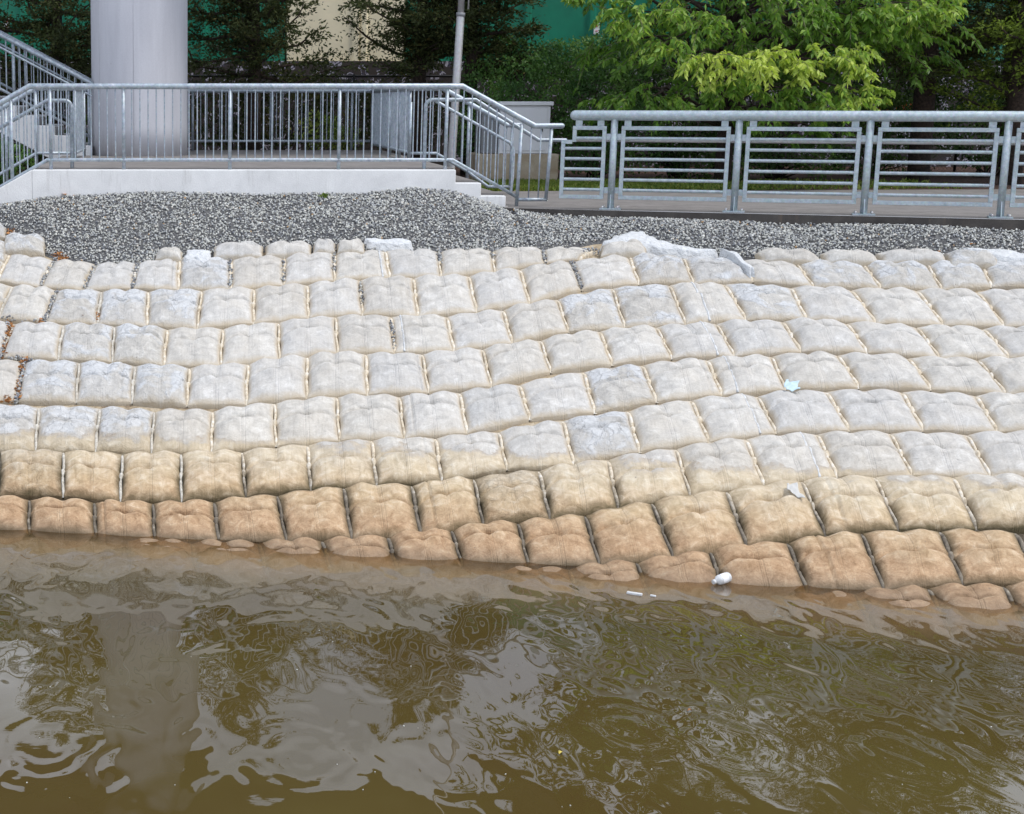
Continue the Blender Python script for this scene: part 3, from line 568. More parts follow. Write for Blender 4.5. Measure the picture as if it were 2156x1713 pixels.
# white grout poured over the upper edge
def grout_patch(outline, lab, H=.06, seed=1, lift=.06):
    pts = np.array([PS(*zp(*p)) for p in outline]); c = pts.mean(0); rr = np.random.RandomState(seed); nr, na = 10, 60
    ang = np.linspace(0, 1, na, endpoint=False)*len(pts); v = []
    for k in range(nr):
        t = 1-k/(nr-1)*.97
        for a in ang:
            i0 = int(a) % len(pts); i1 = (i0+1) % len(pts); p = lerp(pts[i0], pts[i1], a-int(a)); p = c+(p-c)*t*(1+.06*math.sin(a*9)*t)
            z = g(p[0], p[1])+lift+H*math.sqrt(max(0, 1-t**4))+.014*math.sin(p[0]*14+seed)*math.sin(p[1]*17)-(.12 if k == 0 else 0)
            v.append((p[0]-c[0], p[1]-c[1], z-c[2]))
    f = [[k*na+j, k*na+(j+1) % na, (k+1)*na+(j+1) % na, (k+1)*na+j] for k in range(nr-1) for j in range(na)]+[[(nr-1)*na+j for j in range(na)]]
    o = fast_mesh('grout_patch', v, f, 'grout', smooth=True); o.location = c
    tag(o, lab, 'grout patch', 'white grout poured over the pillows')
grout_patch([('B',1690,165),('B',1780,130),('B',1860,98),('B',1960,108),('B',2060,150),('C',100,200),('C',120,215),('B',2000,205),('B',1850,200),('B',1760,190)], 'broad white grout heap spilling from the gravel at centre', .05, 1, .055)
grout_patch([('B',235,155),('B',300,145),('B',540,160),('B',545,185),('B',400,190),('B',260,175)], 'flat thin white grout slab behind the top row', .03, 2, .07)
grout_patch([('A',1125,265),('A',1150,218),('A',1230,208),('A',1300,225),('A',1300,280),('A',1250,300),('A',1200,268),('A',1140,285)], 'bluish white grout cap on a pillow in the top row', .03, 3, .07)
grout_patch([('C',400,205),('C',480,225),('C',560,290),('C',610,340),('C',570,335),('C',500,270),('C',430,225)], 'thin white grout trickle between two upper right pillows', .04, 4, .09)
grout_patch([('C',1780,190),('C',2000,195),('C',2180,225),('C',2180,265),('C',2020,255),('C',1900,228)], 'flat white grout spill at the right edge under gravel', .02, 5, .07)
grout_patch([('C',0,130),('C',60,140),('C',250,195),('C',400,200),('C',380,212),('C',200,205),('C',60,195)], 'long white grout tongue running right from the broad heap', .03, 6, .05)

# ------------------------------------------------------------------ landing, steps, path
ZL, ZW, YF = 3.13, 2.63, 21.2
t = thing('concrete_landing', 'raised white concrete landing with steps down at its right end', 'landing')
m = MB(); m.prism([(-2.1, 1.9), (-2.1, ZL-.012), (3.53, ZL-.012), (3.53, 2.945), (3.872, 2.945), (3.872, 2.775), (4.205, 2.775), (4.205, 1.9)], 1, YF, YF+.22)
m.build('front_wall', 'white_concrete', t, bevel=.012)
m = MB(); m.prism([(-2.1, 1.9), (-5.2, .9), (-5.2, 1.4), (-2.1, ZL-.012)], 1, YF+.002, YF+.22); m.build('cheek_wall', 'white_concrete', t, bevel=.012)
m = MB(); m.box((-2.1, YF+.222, 2.0), (3.53, 29.6, ZL)); m.build('floor_slab', 'path_concrete', t)
for k in range(3):
    x0 = 3.532+.336*k; m = MB(); zt = ZL-.17*(k+1)-.005; m.box((x0, YF+.224, 2.0), (x0+.338 if k < 2 else x0+.336, 24.2, zt)); 
    if k < 2 or True: m.build('step', 'path_concrete', t)
for k in range(6):
    x1 = -2.102-.31*k; m = MB(); m.box((x1-.31, YF+.224, .9), (x1, 24.0, ZL-.17*(k+1))); m.build('step', 'step_concrete', t)
# path behind the fence, with its dark kerb face
pv = []
def PE(s, n_, z): p = F0+FD*s+FN*n_; return (p[0], p[1], z)
s0 = (4.21-F0[0])/FD[0]
m = MB(); a, b = PE(s0, .14, ZW), PE(14, .14, ZW)
m.add([a, b, (b[0]+4, 26.2, ZW), (4.21, 24.9, ZW)], [[0, 1, 2, 3]])
m.add([(4.205, 21.44, ZW-.004), (4.205, 25.2, ZW-.004), (-1, 34, ZW-.006), (30, 34, ZW-.006), (30, 25, ZW-.004)], [[0, 4, 3, 2, 1]]) if False else None
o = m.build('path', 'path_concrete'); o['kind'] = 'structure'
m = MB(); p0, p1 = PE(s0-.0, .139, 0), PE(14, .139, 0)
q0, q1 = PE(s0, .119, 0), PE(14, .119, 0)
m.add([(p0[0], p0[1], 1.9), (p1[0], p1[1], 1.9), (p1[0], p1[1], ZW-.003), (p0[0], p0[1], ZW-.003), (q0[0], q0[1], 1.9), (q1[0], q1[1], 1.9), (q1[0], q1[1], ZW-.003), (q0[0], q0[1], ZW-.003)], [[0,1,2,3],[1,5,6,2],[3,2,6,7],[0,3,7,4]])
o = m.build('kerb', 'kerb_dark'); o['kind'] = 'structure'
m = MB(); m.add([(-200, 24.0, ZW-.02), (4.0, 24.0, ZW-.02), (40, 24.0, ZW-.02), (200, 20, ZW-.02), (300, 400, ZW-.02), (-300, 400, ZW-.02)], [[0, 1, 2, 3, 4, 5]])
m.add([(4.21, 21.3, ZW-.025), (40, 9, ZW-.025), (40, 24.1, ZW-.025), (4.21, 24.1, ZW-.025)], [[0, 1, 2, 3]])
o = m.build('ground', 'mulch'); o['kind'] = 'structure'

# ------------------------------------------------------------------ railings
GS = 'galvanised_steel'
def railing(name, label, cat, top, bot, posts, bal, rt=.038, rb=.024, rp=.024, rbal=.0095, group=None, mat=GS, dome=True, hand=None, hr=.024, brackets=True):
    """top/bot: polylines; posts/bal: lists of (top point, bottom point)"""
    t = thing(name, label, cat, group)
    m = MB(); m.tube(top, rt, 14, dome=dome); m.build('top_rail', mat, t)
    if bot: m = MB(); m.tube(bot, rb, 10); m.build('bottom_rail', mat, t)
    for a, b in posts: m = MB(); m.tube([a, b], rp, 12); m.build('post', mat, t)
    for a, b in bal: m = MB(); m.tube([a, b], rbal, 6, cap=False); m.build('baluster', mat, t)
    for hpts in (hand or []): m = MB(); m.tube(hpts, hr, 10, dome=True); m.build('handrail', mat, t)
    return t
def interp_poly(poly, ax, t_):
    p = np.array(poly, float); o_ = np.argsort(p[:, ax]); p = p[o_]; return np.array([np.interp(t_, p[:, ax], p[:, k]) for k in range(3)])
# front railing: landing front plus the slope beside the right steps
Y0 = 21.3
zt, zb = 4.205, 3.245
topL = [(-3.6, Y0, zt-.62*.97), (-2.12, Y0, zt+.0), (3.60, Y0, zt), (4.57, Y0, 3.69), (4.93, Y0, 3.69)]
topL[0] = (-4.2, Y0, zt-.56*2.08)
bot = [(-4.2, Y0, zb-.56*2.3), (-1.90, Y0, zb), (3.50, Y0, zb), (4.36, Y0, 2.76)]
posts = [((x, Y0, zt), (x, Y0, ZL-.02)) for x in (-1.85, -.88, .53, 1.98, 3.40)]+[((4.40, Y0, 3.72), (4.37, Y0, ZW-.02)), ((4.80, Y0, 3.68), (4.76, Y0, 2.70)), ((-2.37, Y0, zt-.14), (-2.37, Y0, 2.7))]
bal = []
for x0, x1 in ((-4.1, -2.37), (-2.37, -1.85), (-1.85, -.88), (-.88, .53), (.53, 1.98), (1.98, 3.40), (3.40, 4.40)):
    n = max(1, round((x1-x0)/.112)); 
    for k in range(1, n):
        x = x0+(x1-x0)*k/n; a = interp_poly(topL, 0, x); b = interp_poly(bot, 0, x); bal.append((a, b))
fr = railing('stair_railing', 'long galvanised railing along the front edge of the landing, sloping down at its right end', 'railing', topL, bot, posts, bal)
for x in (4.53, 4.66): m = MB(); m.tube([(x, Y0, 3.68), (x-.005, Y0, 2.72)], .0095, 6); m.build('baluster', GS, fr)
m = MB(); m.tube([(4.39, Y0, 2.72), (4.77, Y0, 2.72)], .024, 10); m.build('bottom_rail', GS, fr)
# looped handrails on the landing side of it
def loop(x0, z_, y_, pts): return arc((x0+.09, y_, z_-.09), .09, math.pi, math.pi/2, (1, 0, 0), (0, 0, 1))+[np.array(p) for p in pts]
yh = Y0+.14
h1 = [(3.14, yh, ZL-.01), (3.14, yh, 3.92)]+[tuple(p) for p in loop(3.14, 4.03, yh, [(3.80, yh, 4.03), (4.66, yh, 3.50), (5.02, yh, 3.50)])]
m = MB(); m.tube(h1, .026, 12, dome=True); m.build('handrail', GS, fr)
yh2 = Y0+.15
h2 = [(-1.58, yh2, ZL-.01), (-1.58, yh2, 3.9)]+[tuple(p) for p in arc((-1.67, yh2, 3.93), .09, 0, math.pi/2, (1, 0, 0), (0, 0, 1))]+[(-1.9, yh2, 4.02), (-4.2, yh2, 4.02-.56*2.3)]
m = MB(); m.tube(h2, .026, 12); m.build('handrail', GS, fr)
# far railing of the right steps
Y1 = 24.2
top = [(3.32, Y1, 4.2), (3.80, Y1, 4.2), (4.78, Y1, 3.66), (4.98, Y1, 3.66)]
bot = [(3.32, Y1, 3.24), (3.72, Y1, 3.24), (4.20, Y1, 2.97), (4.52, Y1, 2.74), (4.86, Y1, 2.74)]
posts = [((x, Y1, 4.0 if x < 4 else z1), (x, Y1, z0)) for x, z1, z0 in ((3.32, 4.2, ZL), (4.20, 3.98, 2.80), (4.86, 3.66, ZW-.02))]
bal = [(interp_poly(top, 0, x), interp_poly(bot, 0, x)) for x in np.arange(3.43, 4.85, .112)]
railing('stair_railing', 'galvanised railing on the far side of the right steps, beside the silver pole', 'railing', top, bot, posts, bal, group=None,
        hand=[[(3.66, Y1-.14, 4.02), (4.80, Y1-.14, 3.40), (4.86, Y1-.14, 3.3), (4.86, Y1-.14, 2.9), (4.84, Y1-.14, ZW)]])
# right side railing of the landing, seen nearly end on
X2 = 3.32
top = [(X2, 29.3, 4.2), (X2, 24.2, 4.2)]; bot = [(X2, 29.3, 3.25), (X2, 24.25, 3.25)]
posts = [((X2, y, 4.2), (X2, y, ZL-.02)) for y in (29.3, 27.9, 26.6, 25.4, 24.3)]
bal = [((X2, y, 4.2), (X2, y, 3.25)) for y in np.arange(24.4, 29.2, .105)]
railing('side_railing', 'galvanised railing seen end on, running back from the steps to the rear railing', 'railing', top, bot, posts, bal)
# rear railing
YR = 29.3
top = [(-1.5, YR, 4.2), (X2-.03, YR, 4.2)]; bot = [(-1.5, YR, 3.3), (X2-.03, YR, 3.3)]
px = list(np.arange(-1.4, 3.2, 1.45)); posts = [((x, YR, 4.2), (x, YR, ZL-.02)) for x in px]
bal = [((x, YR, 4.2), (x, YR, 3.3)) for x in np.arange(-1.3, 3.25, .115) if min(abs(x-q) for q in px) > .04]
railing('rear_railing', 'galvanised railing across the back of the landing, behind the grey column', 'railing', top, bot, posts, bal)
# left side railing seen end on
XL = -1.72
top = [(XL, 26.2, 4.2), (XL, 24.0, 4.2)]; bot = [(XL, 26.2, 3.25), (XL, 24.0, 3.25)]
posts = [((XL, y, 4.2), (XL, y, ZL-.02)) for y in (26.1, 24.0)]
bal = [((XL, y, 4.2), (XL, y, 3.25)) for y in np.arange(24.1, 26.1, .105)]
railing('side_railing', 'short galvanised railing seen end on at the left side of the grey column', 'railing', top, bot, posts, bal)
# far railing of the left steps
top = [(-5.2, 24.0, 4.2-.56*3.2), (-2.3, 24.0, 4.2), (XL, 24.0, 4.2)]; top[0] = (-4.9, 24.0, 4.2-.56*2.6)
bot = [(-4.9, 24.0, 3.25-.56*2.6), (-2.3, 24.0, 3.25), (XL, 24.0, 3.25)]
posts = [((-2.75, 24.0, 3.94), (-2.75, 24.0, 2.8)), ((-2.3, 24.0, 4.2), (-2.3, 24.0, ZL-.1))]
bal = [(interp_poly(top, 0, x), interp_poly(bot, 0, x)) for x in np.arange(-4.5, -1.75, .112)]
railing('stair_railing', 'galvanised railing on the far side of the steps going down at the left edge', 'railing', top, bot, posts, bal)
# stair flight climbing away to the left behind
XS = -1.62; RUN, RISE = .31, .163; NS = 14
t = thing('concrete_stair', 'grey concrete stair climbing to the left behind the column', 'stair')
pr = [(XS, ZL)]
for k in range(NS): pr += [(XS-RUN*k, ZL+RISE*(k+1)), (XS-RUN*(k+1), ZL+RISE*(k+1))]
und = [(XS-RUN*NS, ZL+RISE*NS-.5)]+[(XS-RUN*k, ZL+RISE*k-.42) for k in range(NS-1, 1, -1)]+[(XS-.35, ZL-.25), (XS, ZL-.3)]
m = MB(); m.prism(pr+und, 1, 26.5, 26.68); m.build('cheek', 'white_concrete', t, bevel=.01)
m = MB(); m.prism([(x, z-.03) for x, z in pr]+und, 1, 26.682, 28.4); m.build('flight', 'step_concrete', t)
m = MB(); m.prism(pr+und, 1, 28.402, 28.58); m.build('cheek', 'white_concrete', t, bevel=.01)
for yy_, lab in ((26.6, 'nearer of two sloping railings on the stair climbing left'), (28.5, 'farther of two sloping railings on the stair climbing left')):
    top = [(XS+.0, yy_, 4.30), (XS-4.4, yy_, 4.30+4.4*RISE/RUN)]; bot = [(XS, yy_, 3.42), (XS-4.4, yy_, 3.42+4.4*RISE/RUN)]
    posts = [((x, yy_, 4.30+(XS-x)*RISE/RUN), (x, yy_, 3.2+(XS-x)*RISE/RUN)) for x in (XS-.05, XS-1.28, XS-2.5, XS-3.7)]
    bal = [((x, yy_, 4.30+(XS-x)*RISE/RUN), (x, yy_, 3.42+(XS-x)*RISE/RUN)) for x in np.arange(XS-4.2, XS-.1, .112)]
    railing('stair_railing', lab, 'railing', top, bot, posts, bal, hand=[[(XS, yy_-.12, 4.1), (XS-4.4, yy_-.12, 4.1+4.4*RISE/RUN)]], hr=.02)

# ------------------------------------------------------------------ column, bridge deck above it, pole, cabinet
t = thing('bridge_column', 'thick round pale grey concrete column standing on the landing', 'column')
cx0, cy0 = -.84, 26.9
m = MB(); m.tube([(cx0, cy0, ZL-.02), (cx0, cy0, 3.6), (cx0, cy0, 5.2), (cx0, cy0, 8.4)], .80, 72); c = m.build('shaft', 'painted_column', t)
for an in (-1.66, -2.5):
    m = MB(); m.tube([(cx0+.80*math.cos(an), cy0+.80*math.sin(an), ZL), (cx0+.80*math.cos(an), cy0+.80*math.sin(an), 8.3)], .0045, 6); m.build('form_line', 'painted_column', c)
t = thing('bridge_deck', 'grey concrete footbridge deck resting on the round column', 'bridge deck')
m = MB(); zz = lambda x: 8.4+max(0, x+1)*.09
pr = [(-40, 8.4), (-1, 8.4), (40, zz(40)), (40, zz(40)+.55), (-1, 8.95), (-40, 8.95)]
m.prism(pr, 1, 25.3, 28.3); m.build('slab', 'deck_concrete', t)
for y_ in (25.35, 28.25):
    m = MB(); m.tube([(-40, y_, 9.95), (-1, y_, 9.95), (40, zz(40)+1.55, 0)][:2]+[(40, y_, zz(40)+1.55)], .04, 8); m.build('rail', GS, t)
t = thing('steel_pole', 'tall brushed silver metal pole rising beside the right steps', 'pole')
pp = PY(948, 349, 25.4); 
m = MB(); m.tube([(pp[0]-.0, 25.4, ZW-.02), (pp[0]+.09, 25.4, 5.35)], [.066, .062], 20, cap=False); m.build('shaft', 'brushed_steel', t)
m = MB(); m.tube([(pp[0]+.09, 25.4, 5.34), (pp[0]+.16, 25.4, 8.6)], [.052, .050], 20); m.build('upper_shaft', 'brushed_steel', t)
m = MB(); m.tube([(pp[0]+.088, 25.4, 5.31), (pp[0]+.092, 25.4, 5.37)], .070, 20); m.build('collar', 'cabinet_side', t)
m = MB(); m.tube([(pp[0], 25.4, ZW-.02), (pp[0], 25.4, ZW+.03)], .12, 20); m.build('base_flange', 'brushed_steel', t)
m = MB(); m.tube([(pp[0]+.20, 25.36, 5.42), (pp[0]+.205, 25.36, 6.4)], .012, 8); m.build('conduit', 'brushed_steel', t)
YC = 27.9; cl = PY(1058, 215, YC); cr = PY(1158, 324, YC)
t = thing('utility_cabinet', 'pale grey metal utility cabinet standing on a tan concrete plinth', 'cabinet')
cz0 = PY(1100, 323, YC)[2]; cz1 = PY(1100, 222, YC)[2]
m = MB(); m.box((cl[0]-.03, YC, cz0), (cr[0]-.02, YC+.75, cz1)); m.build('body', 'cabinet_paint', t, bevel=.01)
m = MB(); m.box((cl[0]-.06, YC-.05, cz1+.002), (cr[0]+.02, YC+.8, cz1+.07)); m.build('lid', 'cabinet_paint', t, bevel=.01)
m = MB(); m.box((cl[0]+.03, YC-.018, cz0+.05), (cr[0]-.08, YC-.002, cz1-.04)); d = m.build('door', 'cabinet_paint', t, bevel=.006)
m = MB(); m.tube([(cr[0]-.16, YC-.03, cz0+.38), (cr[0]-.16, YC-.03, cz0+.48)], .012, 8); m.build('handle', 'black_paint', d)
m = MB(); m.box((cl[0]-.33, YC+.10, cz0), (cl[0]-.032, YC+.72, cz1-.01)); m.build('side_box', 'cabinet_side', t, bevel=.01)
m = MB(); m.box((cl[0]-.42, YC-.08, ZW-.03), (cr[0]+.14, YC+.9, cz0-.004)); m.build('plinth', 'tan_concrete', t, bevel=.02)

# ------------------------------------------------------------------ river fence on the right
FG = 'galvanised_fence'
fz_top = 3.832
t = thing('river_fence', 'galvanised fence of framed horizontal bars along the path, with thick top pipe', 'fence')
def FPt(s, n_, z): p = F0+FD*s+FN*n_; return (p[0], p[1], z)
m = MB(); m.tube([FPt(-.50, 0, fz_top), FPt(8, 0, fz_top)], .0635, 24, dome=True); m.build('top_rail', FG, t)
SP = np.linalg.norm(F3-F0)/3
for k in range(5):
    s = SP*k; m = MB(); m.tube([FPt(s, 0, ZW+.012), FPt(s, 0, fz_top)], .043, 20); po = m.build('post', FG, t)
    m = MB()
    a = np.array(FPt(s, 0, ZW)); w = .13
    cs = [a+FD*i*w+FN*j*w*.8 for i, j in ((-1,-1),(1,-1),(1,1),(-1,1))]
    m.add([(*q[:2], ZW+.004) for q in cs]+[(*q[:2], ZW+.022) for q in cs], [[3,2,1,0],[4,5,6,7],[0,1,5,4],[1,2,6,5],[2,3,7,6],[3,0,4,7]]); bp = m.build('base_plate', FG, po)
    for i, j in ((-1, -1), (1, -1), (1, 1), (-1, 1)):
        q = a+FD*i*.095+FN*j*.075; m = MB(); m.tube([(*q[:2], ZW+.022), (*q[:2], ZW+.05)], .014, 6); m.build('bolt', 'brushed_steel', bp)
    for sg in (1,):
        q = [a+FN*.043, a+FN*.10]; m = MB(); th = FD*.005
        tri = [np.array([*q[0][:2], ZW+.023]), np.array([*q[1][:2], ZW+.023]), np.array([*q[0][:2], ZW+.20])]
        m.add([p-th for p in tri]+[p+th for p in tri], [[2,1,0],[3,4,5],[0,1,4,3],[1,2,5,4],[2,0,3,5]]); m.build('gusset', FG, po)
pt, pb = PY(1700, 267, FPt(SP*1.5, 0, 0)[1])[2], PY(1700, 427, FPt(SP*1.5, 0, 0)[1])[2]
NBAR = 6
def panel(s0, s1, notch=False):
    w = .05; p = MB(); wd = .045
    zts = pt-.005
    def bb(a, b, horiz): p.bar(a, b, wd, w, up=(0, 0, 1) if horiz else tuple(FD))
    if notch:
        zn_ = pt-.18; sn = s0+.14
        bb(FPt(sn, 0, pt-w/2), FPt(s1, 0, pt-w/2), True); bb(FPt(sn+w/2, 0, pt-w-.001), FPt(sn+w/2, 0, zn_-w/2), False)
        bb(FPt(s0, 0, zn_-w/2), FPt(sn-.001, 0, zn_-w/2), True); bb(FPt(s0+w/2, 0, zn_-w-.001), FPt(s0+w/2, 0, pb+w+.001), False)
    else:
        bb(FPt(s0, 0, pt-w/2), FPt(s1, 0, pt-w/2), True); bb(FPt(s0+w/2, 0, pt-w-.001), FPt(s0+w/2, 0, pb+w+.001), False)
    bb(FPt(s0, 0, pb+w/2), FPt(s1, 0, pb+w/2), True); bb(FPt(s1-w/2, 0, pt-w-.001), FPt(s1-w/2, 0, pb+w+.001), False)
    fr_ = p.build('panel_frame', FG, t, bevel=.004)
    for k in range(NBAR):
        z = pt-.155-(pt-pb-.155-.12)*k/(NBAR-1); a = s0+w+.001
        if notch and k == 0: a = s0+.14+w
        q = MB(); q.tube([FPt(a, 0, z), FPt(s1-w-.001, 0, z)], .0205, 12, cap=False); q.build('crossbar', FG, fr_)
    for sx in ((s0+.14+.075) if notch else s0+.075, s1-.075):
        q = MB(); q.bar(FPt(sx, 0, pt+.001), FPt(sx, 0, fz_top-.05), .012, .085, up=tuple(FD)); q.build('hanger', FG, fr_)
panel(-.66, -.095, True)
for k in range(4): panel(SP*k+.092, SP*(k+1)-.095)
for k in range(5):
    for sg in (-1, 1):
        for z in (pt-.135, pb+.115):
            m = MB(); m.bar(FPt(SP*k+sg*.040, 0, z), FPt(SP*k+sg*.094, 0, z), .010, .075); m.build('bracket', FG, t)
zh = PY(1700, 298, FPt(SP*1.5, -.16, 0)[1])[2]
m = MB(); m.tube([FPt(-.50, -.16, zh), FPt(8, -.16, zh)], .022, 12, dome=True); m.build('handrail', 'brushed_steel', t)
for k in range(5):
    m = MB(); m.tube([FPt(SP*k, -.03, zh-.05), FPt(SP*k, -.12, zh-.05), FPt(SP*k, -.16, zh-.015)], .008, 6); m.build('handrail_bracket', FG, t)

# ------------------------------------------------------------------ background: chain-link fence, graffiti wall, containers
YCH = 32.5; zc1 = PY(600, 160, YCH)[2]
t = thing('chain_link_fence', 'black chain-link fence running behind the trees', 'fence')
m = MB(); m.tube([(-7, YCH, zc1), (20, YCH, zc1)], .024, 8); m.build('top_rail', 'black_paint', t)
for x in np.arange(-6.5, 20, 2.45): m = MB(); m.tube([(x, YCH, ZW-.03), (x, YCH, zc1+.04)], .03, 8); m.build('post', 'black_paint', t)
m = MB(); H_ = zc1-ZW-.02
for x in np.arange(-7-H_, 20, .075):
    for sg in (1, -1):
        xa, xb = (x, x+H_) if sg == 1 else (x+H_, x); m.tube([(xa, YCH+.01*sg, ZW), (xb, YCH+.01*sg, zc1)], .0028, 3, cap=False)
m.build('wire_mesh', 'black_paint', t)
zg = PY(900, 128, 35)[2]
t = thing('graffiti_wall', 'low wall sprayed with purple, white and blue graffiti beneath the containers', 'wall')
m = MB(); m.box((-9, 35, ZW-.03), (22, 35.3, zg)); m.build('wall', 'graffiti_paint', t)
def container(x0, x1, mat, lab, ribs):
    t = thing('freight_container', lab, 'container', None); Yc = 36; z0, z1 = zg-.15, 8.4
    m = MB(); m.box((x0, Yc, z0), (x1, Yc+2.4, z1)); b = m.build('body', mat, t, bevel=.02)
    for x in ribs:
        if x0 < x < x1: m = MB(); m.prism([(x-.09, Yc), (x-.05, Yc-.06), (x+.05, Yc-.06), (x+.09, Yc)], 2, z0+.1, z1-.1); m.build('rib', mat, t)
    m = MB(); m.box((x0+.02, Yc-.08, z1-.09), (x1-.02, Yc-.001, z1-.01)); m.build('top_rail', mat, t)
    m = MB(); m.box((x0+.02, Yc-.08, z0), (x1-.02, Yc-.001, z0+.09)); m.build('bottom_rail', mat, t)
    return t
xw = lambda px_: PY(px_, 60, 36)[0]
c1 = container(-9, xw(600), 'container_green', 'green steel container behind the column and left trees', np.arange(-8.7, 4, 1.0))
c2 = container(xw(604), xw(852), 'container_cream', 'cream steel container showing between the two left trees', [xw(750), xw(766)])
c3 = container(xw(856), xw(856)+22, 'container_green', 'green steel container behind the broadleaf tree at centre right', [xw(p) for p in (925, 1110, 1245, 1375, 1500, 1640, 1780, 1910, 2040, 2170)])
for par, px_, py_ in ((c1, 14, 50), (c3, 1254, 59)):
    q = PY(px_, py_, 36); m = MB(); m.box((q[0]-.06, 35.965 if par == c1 else 35.90, q[2]-.13), (q[0]+.06, 35.999 if par == c1 else 35.935, q[2]+.13)); s_ = m.build('warning_sign', 'sign_white', par)
    yy0 = 35.962 if par == c1 else 35.897
    m = MB(); m.prism([(q[0]-.02, q[2]+.02), (q[0]+.03, q[2]+.04), (q[0]+.01, q[2]+.10), (q[0]-.02, q[2]+.07)], 1, yy0-.004, yy0); m.prism([(q[0]-.03, q[2]-.07), (q[0]+.03, q[2]-.07), (q[0]+.03, q[2]-.055), (q[0]-.03, q[2]-.055)], 1, yy0-.004, yy0); m.build('red_mark', 'sign_red', s_)
q = PY(1893, 229, 32.45); t = thing('netting', 'bright orange plastic netting tied low on the chain-link fence at right', 'netting')
for a_, b_ in ((-.42, -.16), (-.05, .32)):
    m = MB(); 
    for k in range(9): m.bar((q[0]+a_+(b_-a_)*k/8, 32.45, q[2]-.10), (q[0]+a_+(b_-a_)*k/8, 32.45, q[2]+.12), .028, .006, up=(0, 1, 0))
    for k in range(7): m.bar((q[0]+a_-.01, 32.438, q[2]-.10+.035*k), (q[0]+b_+.01, 32.438, q[2]-.10+.035*k), .006, .020)
    m.build('net_panel', 'orange_mesh', t)

# ------------------------------------------------------------------ vegetation
def leaf_cloud(name, pos, d, L_, w, mat, parent, tint, droop=.25, roll=None):
    """one folded rhombic leaf per position; d = pointing direction"""
    n = len(pos); d = d/np.linalg.norm(d, axis=1)[:, None]; r = R.normal(size=(n, 3)); s = np.cross(d, r); s /= np.linalg.norm(s, axis=1)[:, None]; up = np.cross(s, d)
    L_ = L_[:, None]; w = w[:, None]
    base = pos; tip = pos+d*L_-np.array([0, 0, 1])*L_*droop; mid = pos+d*L_*.42; a = mid+s*w/2+up*w*.18; b = mid-s*w/2+up*w*.18
    v = np.stack([base, a, tip, b], 1).reshape(-1, 3); i = 4*np.arange(n)[:, None]
    f = np.concatenate([i+np.array([[0, 1, 2]]), i+np.array([[0, 2, 3]])], 0)
    return fast_mesh(name, v, f, mat, parent, tint=np.repeat(tint, 4))
def limb_pts(a, b, n=8, wob=.1, sag=0):
    a = np.array(a, float); b = np.array(b, float); out = []; ph = R.uniform(0, 6, 3); ln = np.linalg.norm(b-a)
    for i in range(n+1):
        t_ = i/n; p = a+(b-a)*t_; p = p+np.array([math.sin(t_*5+ph[0]), math.sin(t_*4+ph[1]), math.sin(t_*6+ph[2])*.5])*wob*ln*.12*math.sin(math.pi*t_)
        p[2] += sag*4*t_*(1-t_); out.append(p)
    return out
def cedar(base, H_, rad, nl, lab, z0f=.16, mat='cedar_needles', leafn=900, trunk_r=.13, seed=0, density=1, limits=None):
    t = thing('cedar_tree', lab, 'tree', 'cedar trees behind the landing and path'); t.location = base
    m = MB(); lean = R.uniform(-.15, .15, 2); tp = [(0, 0, -.05), (lean[0]*.2, lean[1]*.2, H_*.3), (lean[0]*.6, lean[1]*.6, H_*.65), (lean[0], lean[1], H_*.97)]
    m.tube(tp, [trunk_r*1.15, trunk_r, trunk_r*.6, .02], 10); trunk = m.build('trunk', 'bark', t)
    lm = MB(); P_, D_ = [], []
    for k in range(nl):
        f_ = z0f+(1-z0f)*((k+R.rand())/nl)**1.0; zb_ = H_*f_; rr = rad*(1-((f_-z0f)/(1-z0f))**1.6*.8)*R.uniform(.6, 1.12); az = R.uniform(0, 2*math.pi)
        e = np.array([math.cos(az)*rr, math.sin(az)*rr, zb_+rr*R.uniform(.05, .55)]); a = np.array([0, 0, max(.3, zb_)])
        pts = limb_pts(a, e, 7, .9, -.08*rr); lm.tube(pts, list(np.linspace(.04 if rr > .8 else .025, .006, len(pts))), 5, cap=False)
        nn = int(leafn*density*rr/rad); ts = R.beta(1.6, 1.1, nn); idx = np.clip(ts*7, 0, 6.999); i0 = idx.astype(int); fr_ = (idx-i0)[:, None]; pa = np.array(pts)
        c_ = pa[i0]*(1-fr_)+pa[i0+1]*fr_
        # secondary sprays: cluster the needles on random twigs
        ns = max(8, int(22*rr)); tw_t = R.uniform(.12, 1, ns); ii = np.clip(tw_t*7, 0, 6.99).astype(int); tb = pa[ii]; td = R.normal(size=(ns, 3)); td[:, 2] = td[:, 2]*.35+.05; td = td+(e-a)/np.linalg.norm(e-a)*.9; td /= np.linalg.norm(td, axis=1)[:, None]
        wi = R.randint(0, ns, nn); tl = R.uniform(.05, 1, nn)[:, None]*np.minimum(.62, .25+.35*rr)*R.uniform(.5, 1, ns)[wi][:, None]
        p = tb[wi]+td[wi]*tl+R.normal(size=(nn, 3))*np.array([.045, .045, .03])-np.array([0, 0, 1])*tl**2*.15
        P_.append(p); D_.append(td[wi]+R.normal(size=(nn, 3))*.5)
    lm.build('limbs', 'bark', trunk)
    P_ = np.concatenate(P_); D_ = np.concatenate(D_); n = len(P_)
    blk = (np.sin(P_[:, 0]*3.3+seed)*np.sin(P_[:, 2]*2.9+1)*.5+.5)
    leaf_cloud('crown', P_, D_, R.uniform(.05, .11, n), R.uniform(.022, .048, n), mat, t, np.clip(R.beta(2, 3, n)*.8+blk*.25-.1+(R.rand(n) < .03)*.4, 0, 1), .1)
    return t
def at_ground(px_, Y): x = PY(px_, 350, Y)[0]; return (x, Y, ZW-.02)
